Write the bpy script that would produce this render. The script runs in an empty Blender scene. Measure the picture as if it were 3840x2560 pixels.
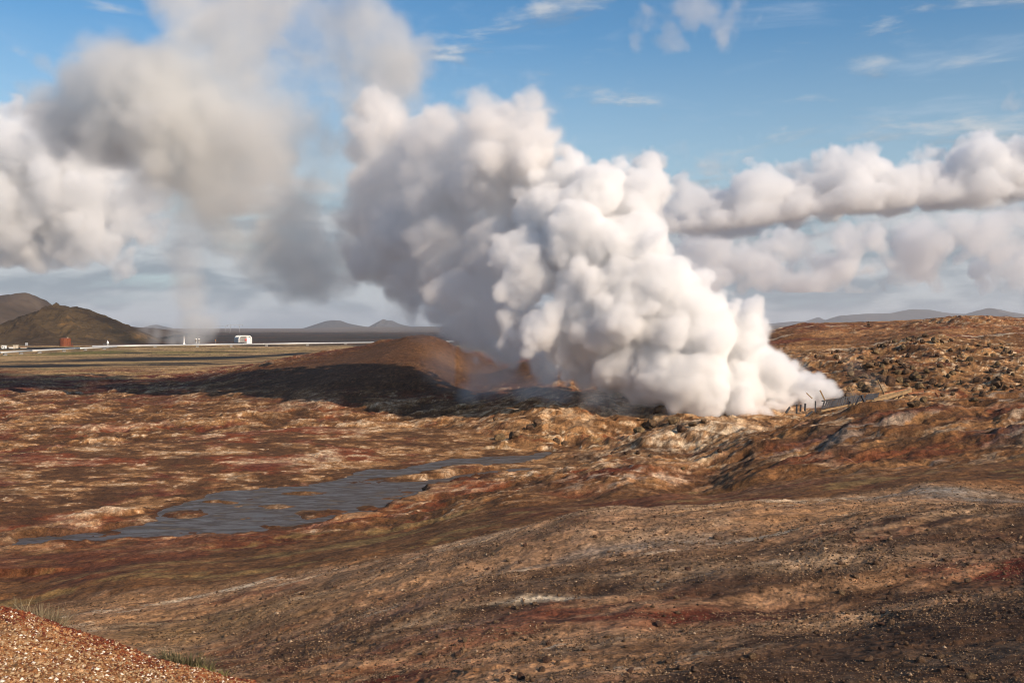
import bpy, bmesh, math, random
import numpy as np
from math import radians, sin, cos, pi

random.seed(7)
sc = bpy.context.scene
COL = sc.collection

# ------------------------------------------------------------------ camera
EYE = 12.0                    # eye height above the basin floor
F = 3733.0                    # focal length in pixels of the 3840 px wide frame (35 mm lens)
HZ = 1228.0                   # row of the true horizon
cam_d = bpy.data.cameras.new('camera')
cam = bpy.data.objects.new('camera', cam_d)
COL.objects.link(cam)
cam.location = (0, 0, EYE)
cam.rotation_euler = (radians(90), 0, 0)
cam_d.lens = 36.0 * F / 3840
cam_d.sensor_width = 36
cam_d.shift_y = -(1280 - HZ) / 3840
cam_d.clip_start = 0.1
cam_d.clip_end = 40000
sc.camera = cam

# ------------------------------------------------------------------ light
SUN_AZ, SUN_EL = 134.0, 27.0       # clockwise from the view direction
sun_d = bpy.data.lights.new('sun', 'SUN')
sun_d.energy = 5.0
sun_d.angle = radians(0.55)
sun_d.color = (1.0, 0.82, 0.64)
sun = bpy.data.objects.new('sun', sun_d)
COL.objects.link(sun)
sun.rotation_euler = (radians(90 - SUN_EL), 0, radians(-SUN_AZ + 180))

world = bpy.data.worlds.new('World')
sc.world = world
world.use_nodes = True

sc.view_settings.view_transform = 'Standard'
sc.view_settings.look = 'None'
sc.view_settings.exposure = 0.28
sc.view_settings.gamma = 1.0
sc.cycles.use_denoising = True
sc.cycles.volume_bounces = 12
sc.cycles.max_bounces = 14
sc.cycles.diffuse_bounces = 3
sc.cycles.volume_step_rate = 1.4
sc.cycles.filter_width = 1.0
sc.cycles.volume_max_steps = 256
sc.cycles.sample_clamp_indirect = 3.0


class NT:
    """small helper to write node trees"""
    def __init__(s, tree):
        s.t = tree
        s.t.nodes.clear()

    def n(s, kind, inputs=None, **props):
        nd = s.t.nodes.new(kind)
        for k, v in props.items():
            setattr(nd, k, v)
        for k, v in (inputs or {}).items():
            s.set(nd.inputs[k], v)
        return nd

    def set(s, sock, v):
        if isinstance(v, bpy.types.NodeSocket):
            s.t.links.new(v, sock)
        elif isinstance(v, bpy.types.Node):
            s.t.links.new(v.outputs[0], sock)
        else:
            sock.default_value = v

    def m(s, op, a, b=0.0, c=0.0, clamp=False):
        nd = s.n('ShaderNodeMath', {0: a, 1: b, 2: c}, operation=op)
        nd.use_clamp = clamp
        return nd.outputs[0]

    def noise(s, vec, scale, detail=5.0, rough=0.55, dist=0.0, out='Fac'):
        nd = s.n('ShaderNodeTexNoise', {'Scale': scale, 'Detail': detail, 'Roughness': rough, 'Distortion': dist})
        if vec is not None:
            s.set(nd.inputs['Vector'], vec)
        return nd.outputs[out]

    def ramp(s, fac, stops, interp='LINEAR'):
        nd = s.n('ShaderNodeValToRGB', {0: fac})
        cr = nd.color_ramp
        cr.interpolation = interp
        while len(cr.elements) < len(stops):
            cr.elements.new(0.5)
        for e, (p, c) in zip(cr.elements, stops):
            e.position = p
            e.color = (c, c, c, 1) if isinstance(c, (int, float)) else tuple(c) + (1,)
        return nd.outputs[0]

    def mix(s, fac, a, b, blend='MIX'):
        nd = s.n('ShaderNodeMix', data_type='RGBA', blend_type=blend)
        s.set(nd.inputs[0], fac)
        s.set(nd.inputs[6], a if not isinstance(a, tuple) else (a + (1,))[:4])
        s.set(nd.inputs[7], b if not isinstance(b, tuple) else (b + (1,))[:4])
        return nd.outputs[2]

    def smooth(s, x, lo, hi):
        nd = s.n('ShaderNodeMapRange', {0: x, 1: lo, 2: hi, 3: 0.0, 4: 1.0}, interpolation_type='SMOOTHSTEP')
        return nd.outputs[0]


# sky: clear air from the Sky Texture, thin high streaks and the grey broken layer low over the horizon
def build_sky():
    k = NT(world.node_tree)
    out = k.n('ShaderNodeOutputWorld')
    bg = k.n('ShaderNodeBackground', {1: 0.10})
    k.set(out.inputs[0], bg)
    sky = k.n('ShaderNodeTexSky', sky_type='NISHITA', sun_disc=False, sun_elevation=radians(SUN_EL),
              sun_rotation=radians(SUN_AZ), altitude=50.0, air_density=1.0, dust_density=0.35, ozone_density=2.2)
    tc = k.n('ShaderNodeTexCoord')
    sep = k.n('ShaderNodeSeparateXYZ', {0: tc.outputs['Generated']})
    x, y, z = sep.outputs
    blue = k.n('ShaderNodeHueSaturation', {'Saturation': k.n('ShaderNodeMapRange', {0: z, 1: .08, 2: .28, 3: .70, 4: 1.26}), 'Value': 1.02, 'Color': sky.outputs[0]}).outputs[0]
    blue = k.mix(1.0, blue, (.84, .98, .98), 'MULTIPLY')
    az = k.m('ARCTAN2', x, y)
    el = k.m('ARCSINE', z)

    def pos(sx, sy, oz=0.0, dy=0.0):
        return k.n('ShaderNodeCombineXYZ', {0: k.m('MULTIPLY', az, sx), 1: k.m('MULTIPLY', k.m('ADD', el, dy), sy), 2: oz}).outputs[0]
    # pale air close to the horizon
    hor = k.m('POWER', k.m('SUBTRACT', 1.0, k.m('MULTIPLY', k.m('ABSOLUTE', el), 2.6, clamp=True), clamp=True), 2.3)
    air = k.mix(k.m('MULTIPLY', hor, 0.92), blue, (3.3, 4.0, 4.6))
    # high thin streaks
    st = k.noise(pos(3.0, 14.0, 3.3), 1.6, 6.0, 0.6, 0.6)
    stm = k.m('MULTIPLY', k.smooth(st, 0.5, 0.85), 0.30)
    air = k.mix(stm, air, (6.2, 6.4, 6.8))
    # broken grey layer, thicker towards the horizon
    n1 = k.noise(pos(5.0, 17.0), 1.5, 7.0, 0.55, 0.35)
    n2 = k.noise(pos(5.0, 17.0, 0.0, 0.016), 1.5, 7.0, 0.55, 0.35)
    bias = k.ramp(k.m('MULTIPLY', el, 3.0, clamp=True), [(0.0, 0.30), (0.10, 0.30), (0.30, 0.24), (0.44, 0.04), (0.60, -0.09)])
    bias = k.m('SUBTRACT', bias, 0.10)
    dens = k.smooth(k.m('ADD', n1, bias), 0.44, 0.66)
    lit = k.smooth(k.m('SUBTRACT', n1, n2), -0.09, 0.13)
    ccol = k.mix(lit, (1.85, 2.15, 2.55), (5.2, 5.3, 5.4))
    low = k.smooth(el, 0.03, 0.16)
    ccol = k.mix(low, k.mix(0.38, ccol, (2.9, 3.4, 3.9)), ccol)
    full = k.mix(k.m('MULTIPLY', dens, 0.88), air, ccol)
    k.set(bg.inputs[0], full)


build_sky()


# ------------------------------------------------------------------ numeric helpers
def hash2(ix, iy, seed):
    h = (ix.astype(np.uint32) * np.uint32(374761393) + iy.astype(np.uint32) * np.uint32(668265263) + np.uint32(seed * 974711 + 12345))
    h = (h ^ (h >> np.uint32(13))) * np.uint32(1274126177)
    return h ^ (h >> np.uint32(16))


from concurrent.futures import ThreadPoolExecutor
POOL = ThreadPoolExecutor(4)


def perlin(x, y, seed=0):
    if x.ndim == 2 and x.shape[0] > 200:
        n = 12
        return np.concatenate(list(POOL.map(lambda ab: perlin1(ab[0], ab[1], seed), zip(np.array_split(x, n), np.array_split(y, n)))))
    return perlin1(x, y, seed)


def perlin1(x, y, seed=0):
    ix = np.floor(x); iy = np.floor(y)
    fx = (x - ix).astype(np.float32); fy = (y - iy).astype(np.float32)
    ix = ix.astype(np.int32); iy = iy.astype(np.int32)
    ux = fx * fx * fx * (fx * (fx * 6 - 15) + 10); uy = fy * fy * fy * (fy * (fy * 6 - 15) + 10)

    def g(dx, dy):
        a = hash2(ix + dx, iy + dy, seed).astype(np.float32) * np.float32(2 * pi / 4294967296.0)
        return np.cos(a) * (fx - dx) + np.sin(a) * (fy - dy)
    a = g(0, 0); b = g(1, 0); c = g(0, 1); d = g(1, 1)
    return ((a + (b - a) * ux) * (1 - uy) + (c + (d - c) * ux) * uy) * 1.45


def fbm(x, y, wl, octs=4, seed=0, gain=0.5, ridge=None):
    s = 0; a = 1.0; t = 0
    for o in range(octs):
        n = perlin(x / wl + 17.3 * o, y / wl - 9.1 * o, seed + o)
        if ridge == 'billow':
            n = np.abs(n) * 2 - 0.6
        elif ridge == 'ridge':
            n = 0.6 - np.abs(n) * 2
        s = s + n * a; t += a
        a *= gain; wl = wl * 0.49
    return s / t


def sstep(x, lo, hi):
    t = np.clip((x - lo) / (hi - lo), 0, 1)
    return t * t * (3 - 2 * t)


def mesh_from(name, verts, faces, mats=(), smooth=True, parent=None, link=True):
    me = bpy.data.meshes.new(name)
    v = np.asarray(verts, np.float32).reshape(-1, 3)
    f = np.asarray(faces, np.int32)
    if f.ndim == 2:
        me.vertices.add(len(v)); me.vertices.foreach_set('co', v.ravel())
        me.loops.add(f.size); me.loops.foreach_set('vertex_index', f.ravel())
        me.polygons.add(len(f)); me.polygons.foreach_set('loop_start', np.arange(0, f.size, f.shape[1], dtype=np.int32))
        me.update(calc_edges=True)
    else:
        me.from_pydata([tuple(p) for p in v], [], [tuple(q) for q in faces])
    if smooth:
        me.polygons.foreach_set('use_smooth', np.ones(len(me.polygons), bool))
    for m in mats:
        me.materials.append(m)
    ob = bpy.data.objects.new(name, me)
    if link:
        COL.objects.link(ob)
    if parent is not None:
        ob.parent = parent
    return ob


def grid_faces(nr, nc):
    i = np.arange(nr * nc).reshape(nr, nc)
    return np.stack([i[:-1, :-1], i[:-1, 1:], i[1:, 1:], i[1:, :-1]], -1).reshape(-1, 4)


def tag(o, label=None, cat=None, group=None, kind=None):
    for k, v in (('label', label), ('category', cat), ('group', group), ('kind', kind)):
        if v:
            o[k] = v
    return o


def W(px, py, Y):
    """the place at distance Y seen at photograph pixel (px, py)"""
    return ((px - 1920) / F * Y, Y, EYE - (py - HZ) / F * Y)


# ------------------------------------------------------------------ terrain: survey points (pixel, pixel, distance)
SURVEY = [
    # standing place and the near slope
    (1920, 3600, 2.5), (-800, 3500, 2.5), (4600, 3500, 2.5),
    (1920, 3000, 6), (4700, 2950, 6), (3300, 2900, 6.5),
    (1920, 2560, 12), (3840, 2560, 10), (4700, 2560, 9), (3000, 2560, 11), (2400, 2430, 14), (3000, 2380, 14.5), (3840, 2330, 14), (4700, 2300, 13),
    (1450, 2560, 13), (1000, 2545, 15.5), (1300, 2450, 18), (1800, 2330, 19), (2500, 2270, 19), (3200, 2230, 19.5), (3840, 2140, 20), (4700, 2080, 19),
    (900, 2480, 21), (700, 2440, 25), (1200, 2320, 25), (1600, 2200, 26), (2200, 2110, 26), (2900, 2040, 26), (3500, 1970, 26), (4000, 1940, 26), (4700, 1900, 25),
    (300, 2330, 33), (-100, 2330, 36), (-800, 2330, 36), (700, 2300, 32), (1012, 2180, 35.5), (1428, 2102, 36), (1796, 2027, 36), (2000, 1985, 36), (2205, 1930, 36.5), (2900, 1880, 36.5), (3390, 1840, 37),
    (3510, 1823, 37), (3840, 1856, 36), (4700, 1800, 36),
    # hollow behind the near crest
    (0, 2240, 43), (-800, 2240, 43), (500, 2170, 43.5), (1000, 2125, 44.5), (1500, 2045, 46), (1920, 1965, 46), (2400, 1900, 47), (2900, 1862, 46), (3300, 1830, 44), (3840, 1790, 44), (4700, 1740, 46),
    (3307, 1782, 50), (3552, 1733, 52), (3840, 1708, 52), (4700, 1650, 54), (2900, 1800, 52), (2500, 1850, 52),
    # right hill crest
    (2700, 1760, 62), (2640, 1800, 60), (3000, 1700, 62), (3400, 1640, 62), (3840, 1600, 62), (4700, 1560, 64),
    (2990, 1592, 78), (3200, 1533, 77), (3500, 1508, 76), (3840, 1492, 74), (4700, 1470, 74), (2800, 1660, 74), (2660, 1730, 70),
    # mid basin: red mound, stream level, pale rock spur
    (2350, 1742, 64), (2200, 1850, 56), (2100, 1800, 62), (2520, 1745, 66), (2560, 1840, 57), (1920, 1880, 54), (2700, 1830, 56),
    (100, 2100, 51), (-800, 2100, 51), (700, 2060, 52), (1200, 2000, 55), (1600, 1930, 58),
    (2050, 1765, 78), (2350, 1700, 82), (2500, 1690, 83), (2500, 1620, 90), (2700, 1587, 93), (2850, 1600, 92), (2940, 1625, 90), (2620, 1690, 82), (2560, 1770, 70),
    (100, 1990, 57), (600, 1880, 68), (1200, 1800, 78), (1700, 1740, 86), (0, 1850, 71), (-800, 1900, 66),
    # ochre mound, vent floor
    (2100, 1680, 96), (1800, 1690, 97), (2300, 1655, 100), (2000, 1600, 106), (2200, 1466, 128), (2050, 1500, 122), (2350, 1480, 126), (2420, 1560, 112), (1850, 1570, 114),
    (2700, 1580, 104), (2900, 1580, 106), (3020, 1590, 101), (3200, 1548, 101), (3080, 1545, 108), (3250, 1495, 113), (3400, 1462, 117), (3420, 1530, 100), (3600, 1525, 98), (3840, 1510, 95),
    (0, 1700, 96), (500, 1640, 106), (1000, 1590, 118), (1500, 1560, 128), (-800, 1700, 96), (1700, 1480, 140),
    # rocky right slope
    (3200, 1425, 128), (3400, 1405, 130), (3650, 1420, 128), (3840, 1450, 118), (3300, 1332, 152), (3600, 1320, 152), (3840, 1330, 150), (3500, 1258, 172), (3380, 1285, 165), (3700, 1275, 168), (3840, 1290, 165), (4700, 1280, 165), (4700, 1400, 120),
    (3300, 1300, 175), (3600, 1262, 186), (3100, 1300, 185), (2980, 1330, 165), (2980, 1218, 250), (3300, 1216, 250), (3600, 1190, 225), (3500, 1204, 228), (3760, 1200, 225), (3840, 1214, 222), (4700, 1205, 225), (3150, 1255, 215),
    (3300, 1232, 400), (4300, 1232, 400), (2700, 1300, 250),
    # crater ridge
    (1590, 1256, 192), (1480, 1280, 190), (1650, 1275, 188), (1720, 1385, 172), (1400, 1310, 188), (1250, 1335, 192), (1000, 1362, 200), (800, 1400, 225),
    (1450, 1340, 165), (1300, 1395, 158), (1600, 1370, 158), (1900, 1385, 158), (1970, 1352, 162), (2080, 1365, 160), (2200, 1400, 150), (1850, 1480, 138), (1500, 1480, 142), (1100, 1480, 150),
    (1850, 1400, 185), (2100, 1400, 195), (2500, 1400, 160), (2500, 1330, 230), (1700, 1310, 260), (1400, 1318, 300),
    # far basin
    (0, 1480, 180), (500, 1450, 200), (-800, 1480, 180), (0, 1385, 290), (500, 1380, 290), (-800, 1385, 290), (1000, 1355, 320), (0, 1330, 440), (500, 1320, 490), (1000, 1310, 560), (-800, 1330, 440), (1500, 1308, 560),
    (2500, 1300, 500), (0, 1300, 620), (800, 1297, 650), (1500, 1292, 700), (-800, 1300, 620), (3000, 1258, 600), (4500, 1255, 600),
    (-800, 1272, 1100), (1000, 1270, 1100), (2500, 1262, 1100), (4500, 1260, 1100), (-800, 1250, 2200), (1000, 1250, 2200), (2500, 1246, 2200), (4500, 1246, 2200),
    (-800, 1243, 3400), (1143, 1241, 3800), (2500, 1240, 3600), (4500, 1240, 3600), (-800, 1234, 7500), (1143, 1232, 7500), (2500, 1232, 7500), (4500, 1232, 7500), (-800, 1231, 15000), (1143, 1231, 15000), (4500, 1231, 15000),
    # red gravel bank at the near left
    (0, 2332, 7.2), (200, 2365, 7.1), (450, 2435, 6.8), (700, 2500, 6.5), (900, 2556, 6.3), (0, 2560, 4.6), (500, 2600, 5.0), (-800, 2280, 7.5), (-800, 2560, 4.8), (1150, 2640, 6.2), (1000, 2800, 4.5), (1400, 2800, 6.3),
    (0, 2680, 10), (500, 2700, 10.5), (-800, 2640, 10.5), (900, 2660, 10.5), (0, 2620, 14), (500, 2600, 15), (-800, 2600, 14), (0, 2480, 22), (-800, 2450, 22), (400, 2450, 23),
]


def uv_of(x, y):
    return np.stack([x / y * 5.0, np.log(y) * 1.9], -1)


_S = np.array([W(*p) for p in SURVEY], np.float64)
_SU = uv_of(_S[:, 0], _S[:, 1])


def _tps(r2):
    return 0.5 * r2 * np.log(np.maximum(r2, 1e-12))


def _solve():
    n = len(_SU)
    r2 = ((_SU[:, None] - _SU[None]) ** 2).sum(-1)
    K = _tps(r2) + np.eye(n) * 0.002
    P = np.concatenate([np.ones((n, 1)), _SU], 1)
    A = np.block([[K, P], [P.T, np.zeros((3, 3))]])
    return np.linalg.solve(A, np.concatenate([_S[:, 2], np.zeros(3)]))


_C = _solve()


def base_height(x, y):
    q = uv_of(x, y)
    sh = q.shape[:-1]
    q = q.reshape(-1, 2)
    out = np.empty(len(q), np.float32)
    for i in range(0, len(q), 20000):
        b = q[i:i + 20000]
        r2 = (b ** 2).sum(1)[:, None] + (_SU ** 2).sum(1)[None] - 2 * b @ _SU.T
        out[i:i + 20000] = _tps(np.maximum(r2, 1e-12)) @ _C[:-3] + _C[-3] + b @ _C[-2:]
    return out.reshape(sh)


# terrain sheet: finer close to the viewpoint
NC, NR = 1500, 1750
U = np.linspace(-0.80, 0.80, NC)
lnY = np.concatenate([np.linspace(math.log(2.6), math.log(420), NR - 250, endpoint=False), np.linspace(math.log(420), math.log(16000), 250)])
YY = (np.exp(lnY)[:, None] * np.ones((1, NC))).astype(np.float32)
XX = (U[None] * YY).astype(np.float32)


def up(a, shape):
    """bilinear upsampling of a coarse field"""
    r = np.linspace(0, a.shape[0] - 1, shape[0]); c = np.linspace(0, a.shape[1] - 1, shape[1])
    i = np.minimum(r.astype(int), a.shape[0] - 2); j = np.minimum(c.astype(int), a.shape[1] - 2)
    fr = (r - i)[:, None]; fc = (c - j)[None]
    a0 = a[i][:, j] * (1 - fc) + a[i][:, j + 1] * fc
    a1 = a[i + 1][:, j] * (1 - fc) + a[i + 1][:, j + 1] * fc
    return a0 * (1 - fr) + a1 * fr


ZB = np.empty((NR, NC), np.float32)
_rows = np.unique(np.concatenate([np.arange(0, NR, 4), [NR - 1]]))
_cols = np.unique(np.concatenate([np.arange(0, NC, 6), [NC - 1]]))
_zb = base_height(XX[_rows][:, _cols], YY[_rows][:, _cols])
_t = np.empty((len(_rows), NC))
for _i in range(len(_rows)):
    _t[_i] = np.interp(np.arange(NC), _cols, _zb[_i])
for _j in range(NC):
    ZB[:, _j] = np.interp(np.arange(NR), _rows, _t[:, _j])


def blob(px, py, Y, rx, rd):
    """soft ellipse on the ground: centre seen at (px, py) at distance Y, half width rx and half depth rd in metres"""
    cx = (px - 1920) / F * Y
    return np.exp(-(((XX - cx) / rx) ** 2 + ((YY - Y) / rd) ** 2))


wx = fbm(XX, YY, 9.0, 3, 51) * 2.2
wy = fbm(XX, YY, 9.0, 3, 61) * 2.2
near = 1 - sstep(YY, 38, 58)
mid = sstep(YY, 44, 60) * (1 - sstep(YY, 220, 330))
far = sstep(YY, 240, 400)
rock = np.clip(blob(2620, 1650, 88, 7, 7) + blob(2200, 1560, 115, 14, 12) + blob(2480, 1560, 106, 9, 8) + blob(2780, 1700, 70, 4.5, 6) * 1.0
               + blob(3450, 1350, 145, 26, 32) * 1.3 + blob(3750, 1400, 130, 14, 26) * 1.2 + blob(2350, 1790, 61, 5, 5) * 0.55
               + blob(3600, 1200, 225, 26, 22) + blob(3050, 1590, 100, 7, 5) + blob(2700, 1600, 100, 9, 6) + blob(1750, 1755, 86, 6, 3) * .6 + blob(2000, 1660, 99, 8, 5), 0, 1)
gravelly = 1 - sstep(YY, 7.5, 9.5) * 1.0
gravelly = gravelly * (1 - sstep(XX + 0.35 * (YY - 6.3), -1.3, -0.6))

Z = ZB.copy()
hum = fbm(XX * .8 + wx, YY + wy, 9.0, 5, 5, 0.52, 'billow')
hum2 = fbm(XX * .8 + wx, YY + wy, 3.8, 5, 25, 0.55, 'billow')
calm = np.clip(blob(1500, 1380, 170, 30, 26) + blob(1750, 1420, 160, 20, 16) + blob(1300, 2080, 46, 40, 7), 0, 1)
Z += (hum * 0.9 + hum2 * 0.28) * mid * (1 - 0.85 * calm) * (1 - 0.5 * rock)
Z += fbm(XX, YY, 60.0, 4, 81) * far * np.clip(YY / 500 - .9, .25, 3) * 1.2
Z += fbm(XX, YY, 14.0, 5, 85, 0.6) * far * 0.35 * np.clip(YY / 500 - .4, .4, 4)
rk = fbm(XX + wx * .4, YY + wy * .4, 4.2, 6, 33, 0.58, 'ridge')
rk2 = fbm(XX, YY, 1.5, 4, 37, 0.55, 'billow')
Z += (fbm(XX + wx * .4, YY + wy * .4, 9.0, 3, 35, 0.5, 'ridge') * 1.1 + rk * 0.46 + rk2 * 0.10) * rock
# near slope: swells running down to the left, small bumps, clods
ca, sa = cos(radians(24)), sin(radians(24))
rx_, ry_ = XX * ca + YY * sa, -XX * sa + YY * ca
sw = fbm(rx_ * 0.50 + wx * .3, ry_ + wy * .3, 5.5, 4, 91, 0.48)
small = fbm(XX, YY, 1.1, 4, 95, 0.55)
clod = fbm(XX, YY, 0.22, 3, 99, 0.6, 'billow')
Z += near * (1 - gravelly) * (sw * 0.55 * sstep(YY, 6, 16) + small * 0.11)
Z += near * (1 - gravelly) * sstep(fbm(XX, YY, 2.5, 3, 101), -0.25, 0.3) * clod * 0.034
Z += gravelly * (small * 0.05 + fbm(XX, YY, 0.12, 3, 103, 0.6, 'billow') * 0.022 + fbm(XX, YY, .5, 3, 104) * .05)
Z += sstep(YY, 46, 56) * (1 - sstep(YY, 86, 96)) * sstep(XX - (YY - 60) * .35, 10, 15) * (fbm(rx_ * .4 + wx * .3, ry_ + wy * .3, 5.0, 5, 111, .55, 'ridge') * .6)
Z += (1 - near) * (1 - far) * fbm(XX, YY, 0.9, 3, 107, 0.6) * 0.11 * (1 - 0.6 * calm)


# mud stream: outlines in pixels on the level of the water
def on_water(pts):
    r = []
    for px, py in pts:
        Y = EYE * F / (py - HZ)
        r.append(((px - 1920) / F * Y, Y))
    return np.array(r)


S1 = on_water([(20, 2048), (150, 2046), (270, 2039), (530, 2013), (735, 2005), (980, 1985), (1224, 1954), (1371, 1927), (1469, 1887), (1551, 1862), (1588, 1846), (1583, 1824), (1714, 1798), (1877, 1776),
               (1990, 1762), (1990, 1755), (1850, 1764), (1700, 1785), (1583, 1806), (1387, 1802), (1273, 1811), (1142, 1823), (979, 1828), (857, 1838), (775, 1858), (694, 1883), (620, 1903), (588, 1928), (604, 1956), (490, 1972), (326, 1996), (204, 2006), (60, 2024)])
S2 = on_water([(1388, 1757), (1500, 1758), (1640, 1728), (1700, 1720), (1939, 1709), (2066, 1691), (2075, 1707), (1959, 1733), (1857, 1738), (1704, 1753), (1600, 1776), (1480, 1792), (1400, 1795), (1290, 1813), (1200, 1825), (1160, 1815), (1290, 1790)])


def poly_sd(P, x, y):
    d = np.full(x.shape, 1e9); ins = np.zeros(x.shape, bool)
    n = len(P)
    for i in range(n):
        ax, ay = P[i]; bx, by = P[(i + 1) % n]
        ex, ey = bx - ax, by - ay
        t = np.clip(((x - ax) * ex + (y - ay) * ey) / (ex * ex + ey * ey), 0, 1)
        d = np.minimum(d, (x - ax - t * ex) ** 2 + (y - ay - t * ey) ** 2)
        ins ^= ((ay > y) != (by > y)) & (x < ex * (y - ay) / (by - ay + 1e-12) + ax)
    return np.where(ins, -1, 1) * np.sqrt(d)


_rs = slice(int(np.searchsorted(lnY, math.log(48))), int(np.searchsorted(lnY, math.log(110))))
xs, ys = XX[_rs], YY[_rs]
jx = fbm(xs, ys, 3.0, 4, 131, .6) * 0.8; jy = fbm(xs, ys, 3.0, 4, 141, .6) * 1.6
sd = np.minimum(poly_sd(S1, xs + jx, ys + jy), poly_sd(S2, xs + jx, ys + jy))
SD = np.full(XX.shape, 50.0); SD[_rs] = sd
isl = np.zeros(xs.shape)
for (px, py, rx, ry) in ((1204, 1924, 80, 13), (1035, 1898, 62, 8), (690, 1927, 80, 15), (1385, 1908, 52, 8), (830, 1880, 60, 5), (1130, 1850, 70, 5), (1010, 1975, 50, 3)):
    c = on_water([(px, py)])[0]; rr = rx / F * c[1]; rd = ry / F * c[1] * c[1] / EYE
    isl = np.maximum(isl, np.exp(-(((xs - c[0] + jx * .9) / rr) ** 2 + ((ys - c[1] + jy * .9) / rd) ** 2)) * 1.0)
bank = sstep(sd, 0.0, 5.0)
zw = Z[_rs]
bed = -0.07 + fbm(xs, ys * 1.3, 3.2, 5, 151, .6) * 0.21
floor_ = 0.04 + np.maximum(sd, 0) * 0.045 + fbm(xs, ys, 1.6, 3, 155) * 0.05
outz = np.maximum(zw, floor_) * bank + np.minimum(np.maximum(zw, floor_), floor_ + .3) * (1 - bank)
znew = np.where(sd < 0, np.maximum(bed * sstep(-sd, 0, .5), np.where(isl > .25, isl * .24 - .07 + fbm(xs, ys, 1.2, 3, 159) * .05, -9)), outz * sstep(sd, 0, 0.6))
Z[_rs] = np.where(sd < 25, znew, zw)

# ------------------------------------------------------------------ ground colours: kinds of soil, laid by place and by relief
PAL = {k: np.array(v, np.float32) for k, v in dict(
    brown=(.170, .080, .034), dark=(.048, .025, .014), red=(.230, .058, .024), deepred=(.120, .030, .017), ochre=(.385, .205, .092), pale=(.500, .335, .200), cream=(.66, .53, .37),
    tan=(.330, .188, .102), slate=(.24, .21, .175), umber=(.086, .041, .019), straw=(.42, .275, .130), moss=(.145, .125, .034), black=(.016, .013, .010), lava=(.056, .041, .030), steppe=(.14, .102, .076), olive=(.225, .150, .060), pink=(.36, .19, .115)).items()}


def lay(c, col, w):
    w = np.clip(w, 0, 1)[..., None]
    return c * (1 - w) + PAL[col] * w


def nf(*a, **k):
    """noise with unit spread"""
    n = fbm(*a, **k)
    return (n - n.mean()) / n.std()


def std(n):
    return (n - n.mean()) / n.std()


def pb(px, py, rx, ry):
    """soft patch on the far plain, given by the pixels it covers there"""
    Y = EYE * F / (py - HZ)
    return np.exp(-(((XX + wx - (px - 1920) / F * Y) / (rx / F * Y)) ** 2 + ((YY + wy - Y) / (ry * Y * Y / (EYE * F))) ** 2) ** 1.5)


n_a = nf(XX + wx, YY + wy, 16, 5, 201, .55)
n_b = nf(XX + wx * .5, YY + wy * .5, 5, 5, 211, .58)
n_c = nf(XX, YY, 1.5, 5, 221, .6)
n_d = nf(XX, YY, 0.35, 3, 231, .6)
n_s = nf(rx_ * 0.50 + wx * .3, ry_ + wy * .3, 3.4, 6, 241, .60)
C = np.broadcast_to(PAL['brown'], XX.shape + (3,)).astype(np.float32)
# basin: crusted pale tops, brown hollows, red patches
rel = std(std(hum) * 0.8 + std(hum2) * 0.7 + n_b * .35)
C = lay(C, 'umber', sstep(-rel + n_b * .2, 0.15, 1.3) * mid * 0.85)
C = lay(C, 'red', sstep(n_a * .8 + n_b * .5, 0.1, 1.2) * mid * .70)
C = lay(C, 'ochre', sstep(rel + n_c * .35 - n_a * .2, -0.25, 0.8) * mid * .88)
C = lay(C, 'pink', sstep(rel * .5 + n_a * .7 + n_c * .3, 0.5, 1.6) * mid * .7)
C = lay(C, 'pale', sstep(rel * .7 + n_c * .8 + n_d * .35, 0.5, 1.7) * mid * .75)
C = lay(C, 'cream', sstep(rel * .5 + n_c * .7 + n_d * .6, 1.5, 2.3) * mid * .55)
C = lay(C, 'deepred', sstep(nf(XX, YY * .8, 6, 4, 251) + n_c * .35, 0.75, 1.6) * mid * .75)
C = lay(C, 'umber', sstep(nf(XX * .7, YY, 4.5, 4, 255) + n_c * .3, 0.9, 1.6) * mid * .7)
# far strip: red heath, then straw grass with dark lava and moss
f1 = sstep(YY + n_a * 14, 225, 300)
C = lay(C, 'deepred', sstep(YY + n_a * 14, 165, 215) * (1 - f1) * (XX < 24) * (0.75 + n_b * .25))
C = lay(C, 'straw', sstep(YY, 200, 260) * sstep(nf(XX * .35, YY, 9, 5, 257), .35, 1.1) * .75)
gm = sstep(YY + nf(XX, YY, 40, 4, 261) * 22, 255, 320)
C = lay(C, 'straw', gm)
st_ = nf(XX * .20, YY, 24, 5, 271, .6)
C = lay(C, 'moss', sstep(nf(XX * .3, YY, 30, 4, 281), 0.3, 1.3) * gm * .75)
C = lay(C, 'umber', sstep(nf(XX * .25, YY, 14, 5, 285, .65), 0.4, 1.4) * gm * .75)
C = lay(C, 'black', sstep(st_ + n_b * .2, 0.95, 1.5) * gm * (1 - sstep(YY, 500, 560)) * .95)
for q in ((620, 1344, 250, 8), (420, 1349, 200, 5), (850, 1340, 140, 7), (1090, 1329, 62, 8), (1000, 1334, 120, 4), (150, 1371, 300, 6), (-300, 1368, 250, 6), (700, 1362, 170, 3), (150, 1306, 220, 5), (-250, 1309, 250, 6)):
    C = lay(C, 'black', pb(*q) * 1.15)
C = lay(C, 'moss', pb(330, 1322, 120, 9) * 1.1)
lv = sstep(YY + nf(XX, YY, 60, 3, 291) * 22, 640, 700)
C = lay(C, 'lava', lv)
C = lay(C, 'umber', lv * sstep(nf(XX * .3, YY * .5, 120, 5, 295, .65), .1, 1.2) * .8)
C = lay(C, 'black', lv * sstep(nf(XX * .25, YY * .5, 60, 5, 297, .65), .5, 1.4) * .6)
C = lay(C, 'steppe', sstep(YY, 2300, 2900))
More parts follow.
